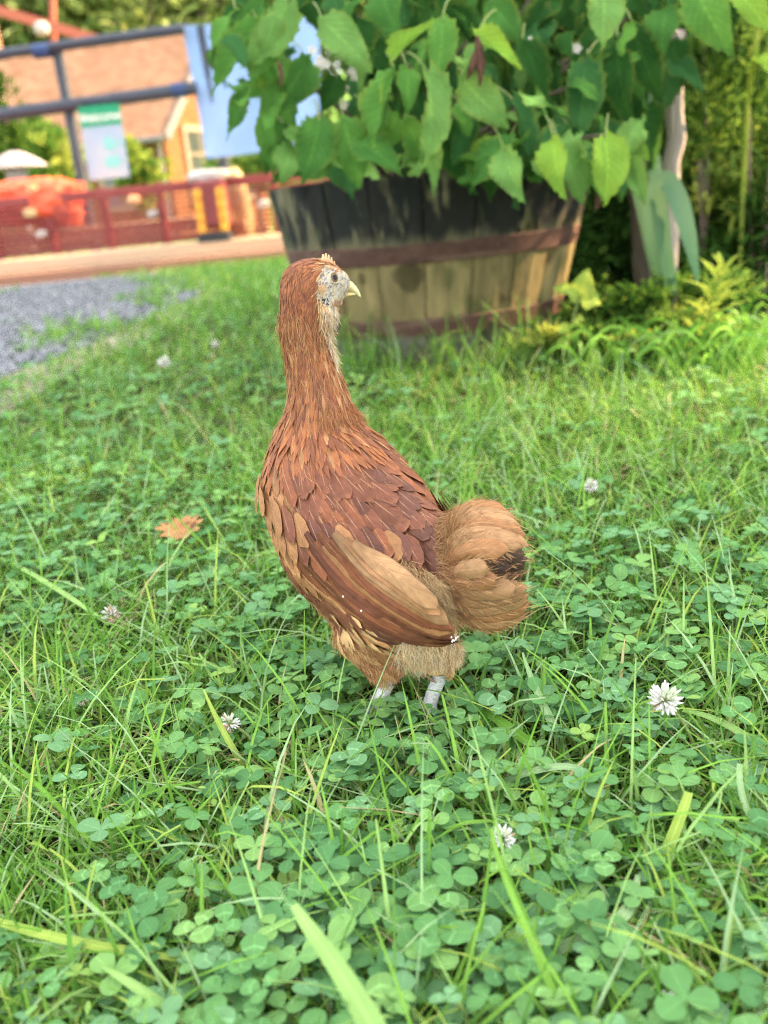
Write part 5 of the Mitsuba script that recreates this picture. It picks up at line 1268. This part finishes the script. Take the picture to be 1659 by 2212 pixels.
# 4 tail: a compact upright fan of broad feathers
tail = []
TB = H(962, 1235)
TF = [  # base, mid, tip, width, tone, mark, depth shift of the tip
    ((966, 1262), (1040, 1248), (1130, 1236), 46, 12, 1, .010), ((966, 1245), (1042, 1224), (1138, 1210), 44, 8, 1, .009), ((966, 1225), (1040, 1206), (1132, 1192), 42, 12, 1, .007), ((964, 1252), (1030, 1240), (1100, 1222), 40, 8, 1, .004),
    ((972, 1150), (1006, 1092), (1094, 1092), 40, 8, 3, .006), ((970, 1156), (1010, 1098), (1114, 1110), 46, 12, 3, .0048), ((968, 1168), (1020, 1108), (1124, 1128), 50, 12, 3, .003), ((966, 1182), (1026, 1122), (1136, 1150), 56, 8, 3, .001),
    ((964, 1196), (1030, 1138), (1140, 1176), 58, 12, 3, -.001), ((962, 1210), (1026, 1160), (1124, 1172), 54, 12, 3, -.003), ((962, 1224), (1014, 1186), (1096, 1184), 48, 8, 3, -.005),
    ((990, 1338), (1036, 1356), (1100, 1354), 40, 8, 3, .005), ((984, 1328), (1048, 1350), (1132, 1336), 46, 12, 3, .0032), ((978, 1314), (1050, 1334), (1142, 1316), 50, 8, 3, .0012), ((974, 1300), (1050, 1318), (1140, 1290), 52, 12, 3, -.001),
    ((970, 1286), (1044, 1298), (1136, 1274), 52, 12, 3, -.003), ((966, 1272), (1036, 1282), (1114, 1272), 48, 12, 3, -.005), ((964, 1258), (1014, 1260), (1070, 1252), 44, 8, 3, -.0065), ((964, 1240), (1008, 1232), (1054, 1226), 44, 12, 3, -.0078)]
TF = [tuple((p_[0], 1222 + (p_[1] - 1222) * .92) for p_ in t_[:3]) + t_[3:] for t_ in TF]
for i, (a, b, c, w, tone, mark, dz) in enumerate(TF):
    Yb = hY(985) - .018
    pts = [P(*a, Yb + dz * .3 + .004), P(*b, Yb - .012 + dz * 1.5), P(*c, Yb - .016 + dz * 1.9)]
    ve = nrm(CAM - pts[1]); bulge = nrm(np.array([.3, -.2, 0])); rel = (b[1] - 1230) / 140.0
    nn = nrm(ve + np.array([.15, 0, -.45 * rel])); nt = nrm(ve * .8 + np.array([.5, 0, -.35 * rel]))
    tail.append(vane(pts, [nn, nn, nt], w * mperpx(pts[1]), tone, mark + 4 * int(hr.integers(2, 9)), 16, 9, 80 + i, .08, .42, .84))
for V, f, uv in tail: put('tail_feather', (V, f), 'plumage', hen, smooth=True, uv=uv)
# frayed barbs along the tail feathers' ends
tb_, td_ = [], []
for V, f, uv in tail:
    g = V.reshape(16, 9, 3)
    for _ in range(46):
        i = int(hr.integers(7, 16)); e = int(hr.choice([0, 8])) if i < 14 else int(hr.integers(0, 9))
        tb_.append(g[i, e] + hr.normal(size=3) * .0006); d = nrm(g[min(i + 1, 15), 4] - g[max(i - 2, 0), 4]); o = nrm(g[i, e] - g[i, 4] + 1e-9)
        td_.append(d + o * .55 * (i < 14) + hr.normal(size=3) * .12)
tb_, td_ = np.array(tb_), np.array(td_)
# 5 fluff: fine downy strands at belly, vent, tail root, thighs and throat
def strands(B, D, L, W, tone, seed, n=4, curl=.25):
    r = np.random.default_rng(seed); k = len(B); t = np.linspace(0, 1, n)
    D = nrm(D); cv = r.normal(size=(k, 3)) * curl
    C = B[:, None] + (D[:, None] * t[:, None] + cv[:, None] * (t ** 2)[:, None] * .5) * L[:, None, None]
    s = nrm(np.cross(D, nrm(CAM - B) + r.normal(size=(k, 3)) * .6))
    w = (W[:, None] * np.array([1, .9, .65, .12])[:n])[..., None]
    V = np.stack([C - s[:, None] * w / 2, C + s[:, None] * w / 2], 2).reshape(k, 2 * n, 3)
    uv = np.stack([np.tile([.3, .42], n), np.repeat(t * .5 + .1, 2)], 1)[None] + np.stack([tone, r.integers(2, 9, k) * 4 + 3.0], 1)[:, None]
    return V, grid_faces(n, 2), uv
fl = []
fl.append(joined(strands(tb_, td_, hr.uniform(.003, .007, len(tb_)), hr.uniform(.0002, .0004, len(tb_)), hr.choice([4, 5, 8], len(tb_)).astype(float), 630)))
def fluff_px(poly, n, L, tones_, seed, dirpx, spread=.35, off=.003, W=.00026):
    n = int(n * 1.9); r = np.random.default_rng(seed); pg = sg.Polygon(poly); x0, y0, x1, y1 = pg.bounds; B, D = [], []
    while len(B) < n:
        x, y = r.uniform(x0, x1), r.uniform(y0, y1)
        if not pg.contains(sg.Point(x, y)): continue
        p, nn = on_body(x, y); d = (RGT * dirpx[0] - UPV * dirpx[1]); d = nrm(d - nn * (d @ nn) + nn * .22 + r.normal(size=3) * spread)
        B.append(p + nn * off * r.uniform(.3, 1.6)); D.append(d)
    fl.append(joined(strands(np.array(B), np.array(D), r.uniform(.6, 1.3, n) * L, r.uniform(.7, 1.4, n) * W, r.choice(tones_, n).astype(float), seed)))
fluff_px([(870, 1370), (940, 1380), (1008, 1370), (1015, 1400), (965, 1425), (890, 1432), (850, 1420)], 1900, .0095, [6, 6, 5, 7], 601, (.25, 1.0))
fluff_px([(760, 1380), (880, 1400), (850, 1450), (790, 1450)], 260, .009, [4, 5, 0], 602, (.6, 1.0), .22)
fluff_px([(780, 1430), (850, 1440), (840, 1472), (808, 1478)], 260, .006, [4, 5], 603, (.3, 1.0), .2)
fluff_px([(640, 1270), (700, 1330), (760, 1395), (735, 1395), (680, 1335)], 120, .008, [4, 5, 0], 604, (.7, .8), .2)
fluff_px([(880, 1200), (960, 1250), (985, 1330), (950, 1320), (905, 1270)], 1500, .010, [6, 5, 5, 6], 605, (.7, .7), .35, .005, .00022)
fluff_px([(935, 1130), (985, 1140), (985, 1260), (950, 1240)], 1300, .016, [12, 12, 4, 8], 606, (1.0, .1), .3, .006, .00024)
fluff_px([(697, 655), (728, 660), (716, 735), (728, 770), (712, 770), (698, 715)], 700, .008, [7, 7, 7, 6], 607, (.25, 1.0), .22, .0014, .0004)
fluff_px([(684, 640), (704, 660), (708, 740), (692, 720)], 260, .008, [5, 6, 4], 608, (.3, 1.0), .25, .001, .0004)
fluff_px([(690, 880), (760, 870), (770, 900), (690, 905)], 300, .012, [4, 0], 610, (.15, 1.0), .22, .003)
rt = np.random.default_rng(640); tb2, td2 = [], []
for V, f, uv in tail[4:]:
    g = V.reshape(16, 9, 3)
    for _ in range(95):
        i = int(abs(rt.normal()) * 4.2) % 14; e = int(rt.integers(0, 9)); d = nrm(g[min(i + 1, 15), 4] - g[max(i - 1, 0), 4]); o = nrm(g[i, e] - g[i, 4] + 1e-9)
        tb2.append(g[i, e] + nrm(CAM - g[i, e]) * rt.uniform(.0005, .0022)); td2.append(d + o * rt.uniform(0, .5) + rt.normal(size=3) * .16)
fl.append(joined(strands(np.array(tb2), np.array(td2), rt.uniform(.005, .012, len(tb2)), rt.uniform(.00018, .00032, len(tb2)), rt.choice([12, 12, 4, 8, 5], len(tb2)).astype(float), 641)))
# stray barbs over neck and back
sb = np.concatenate([i2, i3[~belly]]); sb = sb[np.einsum('ij,ij->i', sn[sb], nrm(CAM - smp[sb])) > -.3]
sb = hr.choice(sb, 5200); ds = jd(flow(smp[sb], sn[sb]), sn[sb], .28, hr)
fl.append(joined(strands(smp[sb] + np.where(spx[sb, 1] < 900, .4, 1.0)[:, None] * (hr.uniform(.0016, .0040, (len(sb), 1)) * sn[sb] * 0 + hr.normal(size=(len(sb), 3)) * .0015) + sn[sb] * hr.uniform(.0008, .0016, (len(sb), 1)), ds + sn[sb] * .05, hr.uniform(.006, .014, len(sb)), hr.uniform(.00016, .00032, len(sb)), np.where(spx[sb, 1] < 930, hr.choice([0, 4, 1, 5], len(sb)), hr.choice([4, 8, 5, 1], len(sb))).astype(float), 620)))
puv('down', cat(fl), 'plumage', hen, kind='stuff')

# 6 head: pale face skin, eye, beak, comb, wattle
def face_fn(p, n, uv):
    d = mikit.fbm(p.x * 700, p.y * 700, p.z * 700, 3)
    c = mikit.mix(C3(.36, .335, .28), C3(.60, .56, .48), d)
    return mikit.mix(c, C3(.12, .11, .10), .75 * mikit.smoothstep(.66, .78, mikit.noise(p.x * 900, p.y * 900, p.z * 900)))
solid('face_skin', face_fn, .7, .2)
bi = np.flatnonzero(bare); bi = bi[spaced(smp[bi], .0009, hr)]; kb = len(bi)
ear = np.hypot(spx[bi, 0] - 697, spx[bi, 1] - 621) < 9
drk = (np.hypot((spx[bi, 0] - 701) / 8, (spx[bi, 1] - 650) / 14) < 1) & (np.einsum('ij,ij->i', sn[bi], nrm(CAM - smp[bi])) > 0)
red = np.hypot((spx[bi, 0] - 728) / 12, (spx[bi, 1] - 652) / 9) < 1
tb = np.where(drk, 9, np.where(ear, 5, np.where(red, 4, hr.choice([7, 7, 6, 10, 7, 6, 10, 11], kb)))).astype(float)
eyed = np.hypot(spx[bi, 0] - 722.5, spx[bi, 1] - 599) > 12.5
bd_ = jd(flow(smp[bi], sn[bi]), sn[bi], .3, hr)
bf = feathers(smp[bi], bd_, sn[bi], hr.uniform(.0018, .0032, kb), hr.uniform(.0008, .0013, kb), tb, np.zeros(kb), .0006, .0002, 4, 3, .6, .2, 71)
puv('face_feathers', joined((bf[0][eyed], bf[1], bf[2][eyed])), 'plumage', hen, kind='stuff')
# a pale skin sheet under the face stubble: the part of the body mesh round the face, a hair proud of it
vx = (HV - h_mid[0]) @ RGT / mperpx(h_mid[0]); vy = -(HV - h_mid[0]) @ UPV / mperpx(h_mid[0])
fm = (HV[:, 2] > n1[0][2] - .002) & (vx > 2 - .10 * (vy + 10)) & (vy > -28 + .30 * (vx - 20)) & (vy < 66) & (vx + .35 * vy > 3)
ff = HF[fm[HF].all(1)]; used, inv = np.unique(ff, return_inverse=True)
put('face', (HV[used] + HN_[used] * .0003, inv.reshape(-1, 3)), 'face_skin', hen, smooth=True)
def side_pt(x, y, side):                               # a point of the head on her right (seen) or left side
    p, n = on_body(x, y)
    if side < 0: return p, n
    o = h_mid[0]; ax = np.array([0, 1.0, 0]); d = (p - o) @ ax; dn = n @ ax
    return p - 2 * d * ax, n - 2 * dn * ax
solid('iris', lambda p, n, uv: mikit.mix(C3(.11, .065, .028), C3(.20, .13, .06), mikit.noise(p.x * 2500, p.y * 2500, p.z * 2500)), .15, .35)
scene['pupil'] = {'type': 'principled', 'base_color': {'type': 'rgb', 'value': [.004, .004, .004]}, 'roughness': .08, 'specular': .25}
scene['cornea'] = {'type': 'dielectric', 'int_ior': 1.34}
solid('eyelid', (.46, .40, .29), .6)
ico3 = trimesh.creation.icosphere(subdivisions=3); i3v, i3f = np.array(ico3.vertices), np.array(ico3.faces)
def disc(c, n, rx, ry, th, tilt=0.0, hole=0.0, seg=28):
    x = nrm(np.cross([0, 0, 1.0], n)); y = np.cross(n, x); x, y = x * math.cos(tilt) + y * math.sin(tilt), y * math.cos(tilt) - x * math.sin(tilt)
    if hole:
        V = [c + x * rx * q * math.cos(a) + y * ry * q * math.sin(a) + n * (th if 0 < i < 3 else -th * .5) for a in np.linspace(0, 2 * np.pi, seg, endpoint=False) for i, q in enumerate((hole, hole + (1 - hole) * .3, hole + (1 - hole) * .7, 1))]
        F = [t for j in range(seg) for i in range(3) for t in ([j * 4 + i, j * 4 + i + 1, ((j + 1) % seg) * 4 + i + 1], [j * 4 + i, ((j + 1) % seg) * 4 + i + 1, ((j + 1) % seg) * 4 + i])]
        return np.array(V), np.array(F)
    return (i3v * [rx, ry, th]) @ np.stack([x, y, n]) + c, i3f
for side in (-1, 1):
    c, n = side_pt(722.5, 599, side); r = 10.5 * mperpx(c)
    e = put('eye', disc(c - n * .0001, n, r * .82, r * 1.02, r * .42), 'iris', hen, smooth=True)
    put('pupil', disc(c + n * r * .38, n, r * .46, r * .54, r * .10), 'pupil', e, smooth=True)
    put('eyelid', disc(c + n * r * .10, n, r * 1.08, r * 1.32, r * .14, 0, .72), 'eyelid', e, smooth=True)
    lc, ln = side_pt(697, 621, side); put('earlobe', disc(lc, ln, .0028, .0027, .0007), 'earlobe_skin', hen, smooth=True)
solid('earlobe_skin', lambda p, n, uv: mikit.mix(C3(.46, .24, .13), C3(.58, .38, .22), mikit.noise(p.x * 900, p.y * 900, p.z * 900)), .75)
# beak
def beak_part(prof, w0, upper):
    V, n = [], 12
    for (x, yt, yb, w) in prof:
        ct, cb = Hn(x, yt), Hn(x, yb); m = (ct + cb) / 2; hh = (ct - cb) / 2; wy = np.array([0, 1.0, 0]) * w * mperpx(m)
        for j in range(n):
            a = 2 * np.pi * j / n; V.append(m + hh * math.sin(a) + wy * math.cos(a) * (1 - .25 * max(0, math.sin(a))))
    k = len(prof); V = np.array(V + [V[-n] * 0 + np.mean(V[-n:], 0), np.mean(V[:n], 0)]); F = []
    for i in range(k - 1):
        for j in range(n):
            a, b = i * n + j, i * n + (j + 1) % n; F += [[a, b, b + n], [a, b + n, a + n]]
    for j in range(n): F += [[k * n, (k - 1) * n + j, (k - 1) * n + (j + 1) % n], [k * n + 1, (j + 1) % n, j]]
    return V, np.array(F)
def beak_fn(p, n, uv):
    g = mikit.smoothstep(0.0, 1.0, (p.x - BX0) / (BX1 - BX0))
    return mikit.mix(C3(.62, .42, .12), C3(.60, .58, .30), g) * (.9 + .2 * mikit.noise(p.x * 700, p.y * 700, p.z * 700))
BX0, BX1 = float(Hn(738, 630)[0]), float(Hn(772, 630)[0])
solid('beak_horn', beak_fn, .35, .5)
put('beak', beak_part([(737, 604, 632, 11), (746, 602, 631, 10.5), (754, 604, 630, 9), (762, 610, 631, 7), (769, 618, 635, 5), (775, 627, 640, 3), (779, 637, 643, 1.0)], 1, True), 'beak_horn', hen, smooth=60)
put('beak', beak_part([(734, 630, 643, 9), (745, 631, 643, 8), (755, 631, 640, 6.5), (764, 632, 638, 4), (769, 634, 637, 1.5)], 1, False), 'beak_horn', hen, smooth=60)
solid('nostril', (.16, .12, .07), .7)
for s in (-1, 1):
    c = Hn(751, 611) + np.array([0, s, 0]) * 8.6 * mperpx(Hn(751, 611)); put('nostril', disc(c, np.array([.1, s, .1]), .0011, .0005, .0003), 'nostril', hen, smooth=True)
# comb: a low row of pale points
solid('comb_skin', lambda p, n, uv: mikit.mix(C3(.60, .36, .20), C3(.70, .50, .30), mikit.noise(p.x * 600, p.y * 600, p.z * 600)), .7)
cb_ = None
for x, y0, y1, r in ((698, 566, 551, 5), (704, 566, 549, 4.5), (710, 567, 552, 4), (716, 570, 557, 3.6), (722, 576, 565, 3.2), (728, 584, 575, 2.8)):
    a, b = Hn(x, y0 + 6), Hn(x, y1); q = bone(a, r * 1.2 * mperpx(a), b, r * .45 * mperpx(b)); cb_ = q if cb_ is None else cb_ + q
cb_ = cb_ + bone(Hn(696, 568), 5 * mperpx(Hn(696, 568)), Hn(730, 590), 3 * mperpx(Hn(730, 590)))
q = cb_.refine_to_length(.0006).to_mesh(); q = trimesh.Trimesh(q.vert_properties[:, :3], q.tri_verts); trimesh.smoothing.filter_taubin(q, iterations=12); put('comb', q, 'comb_skin', hen, smooth=True)
solid('wattle_skin', lambda p, n, uv: mikit.mix(C3(.50, .22, .17), C3(.58, .34, .26), mikit.noise(p.x * 800, p.y * 800, p.z * 800)), .6)
for s in (-1, 1):
    c = Hn(733, 650) + np.array([0, s, 0]) * .0028; put('wattle', disc(c, nrm([.2, s, 0]), .0017, .0030, .0009, .5), 'wattle_skin', hen, smooth=True)

# 7 legs
def scale_fn(p, n, uv):
    t = uv.y * 26; f = t - dr.floor(t); q = uv.x * 5 + .5 * dr.floor(t); g = q - dr.floor(q)
    e = mikit.smoothstep(.0, .2, dr.minimum(f, 1 - f)) * mikit.smoothstep(.0, .14, dr.minimum(g, 1 - g))
    return mikit.mix(C3(.50, .51, .49), mikit.mix(C3(.62, .64, .62), C3(.68, .69, .66), mikit.noise(p.x * 400, p.y * 400, p.z * 400)), e)
scene['leg_scales'] = {'type': 'twosided', 'bsdf': {'type': 'bumpmap', 'arbitrary': mikit.proc(lambda p, n, uv: mikit.smoothstep(.0, .35, dr.minimum(uv.y * 26 - dr.floor(uv.y * 26), 1 - (uv.y * 26 - dr.floor(uv.y * 26)))), eps=.0002), 'scale': .00012,
                       'bsdf': {'type': 'principled', 'base_color': mikit.proc(scale_fn), 'roughness': .5, 'specular': .4}}}
def uvtube(pts, rad, n=14):
    pts = np.asarray(pts); m = len(pts); v, f = tube(pts, rad, n); L = np.concatenate([[0], np.cumsum(np.linalg.norm(np.diff(pts, axis=0), axis=1))]); L = L / .045
    uv = np.stack([np.tile(np.abs(np.linspace(-1, 1, n)), m), np.repeat(L, n)], 1); uv = np.vstack([uv, [[.5, 0], [.5, L[-1]]]])
    return v, f, uv
solid('claw_horn', (.42, .38, .32), .4, .5)
for side, hk, ft in ((1, hockL, FL), (-1, hockR, FR)):
    foot = ft + [0, 0, .005]
    pts = spline([hk + [0, 0, .014], hk, (hk + foot) / 2 + HEADING * .0015, foot], 16); rad = np.interp(np.linspace(0, 1, 16), [0, .25, .5, .85, 1], [.0062, .0058, .0047, .0049, .0058])
    ms, claws = [uvtube(pts, rad)], []
    for a, L in ((-.55, .026), (0, .032), (.55, .027), (math.pi - .3 * side, .013)):
        d = HEADING * math.cos(a) + LATL * math.sin(a); e = foot + d * L; e[2] = .001
        tp = spline([foot + [0, 0, .001], foot + d * L * .45 + [0, 0, -.001], e], 10); ms.append(uvtube(tp, np.interp(np.linspace(0, 1, 10), [0, .3, .6, 1], [.0048, .0035, .0032, .0022]), 10))
        claws.append(tube(spline([e, e + d * .004 + [0, 0, .001], e + d * .007 - [0, 0, .002]], 6), np.linspace(.0018, .0003, 6), 6))
    lg = puv('leg', cat(ms), 'leg_scales', hen)
    for c_ in claws: put('claw', c_, 'claw_horn', lg, smooth=True)
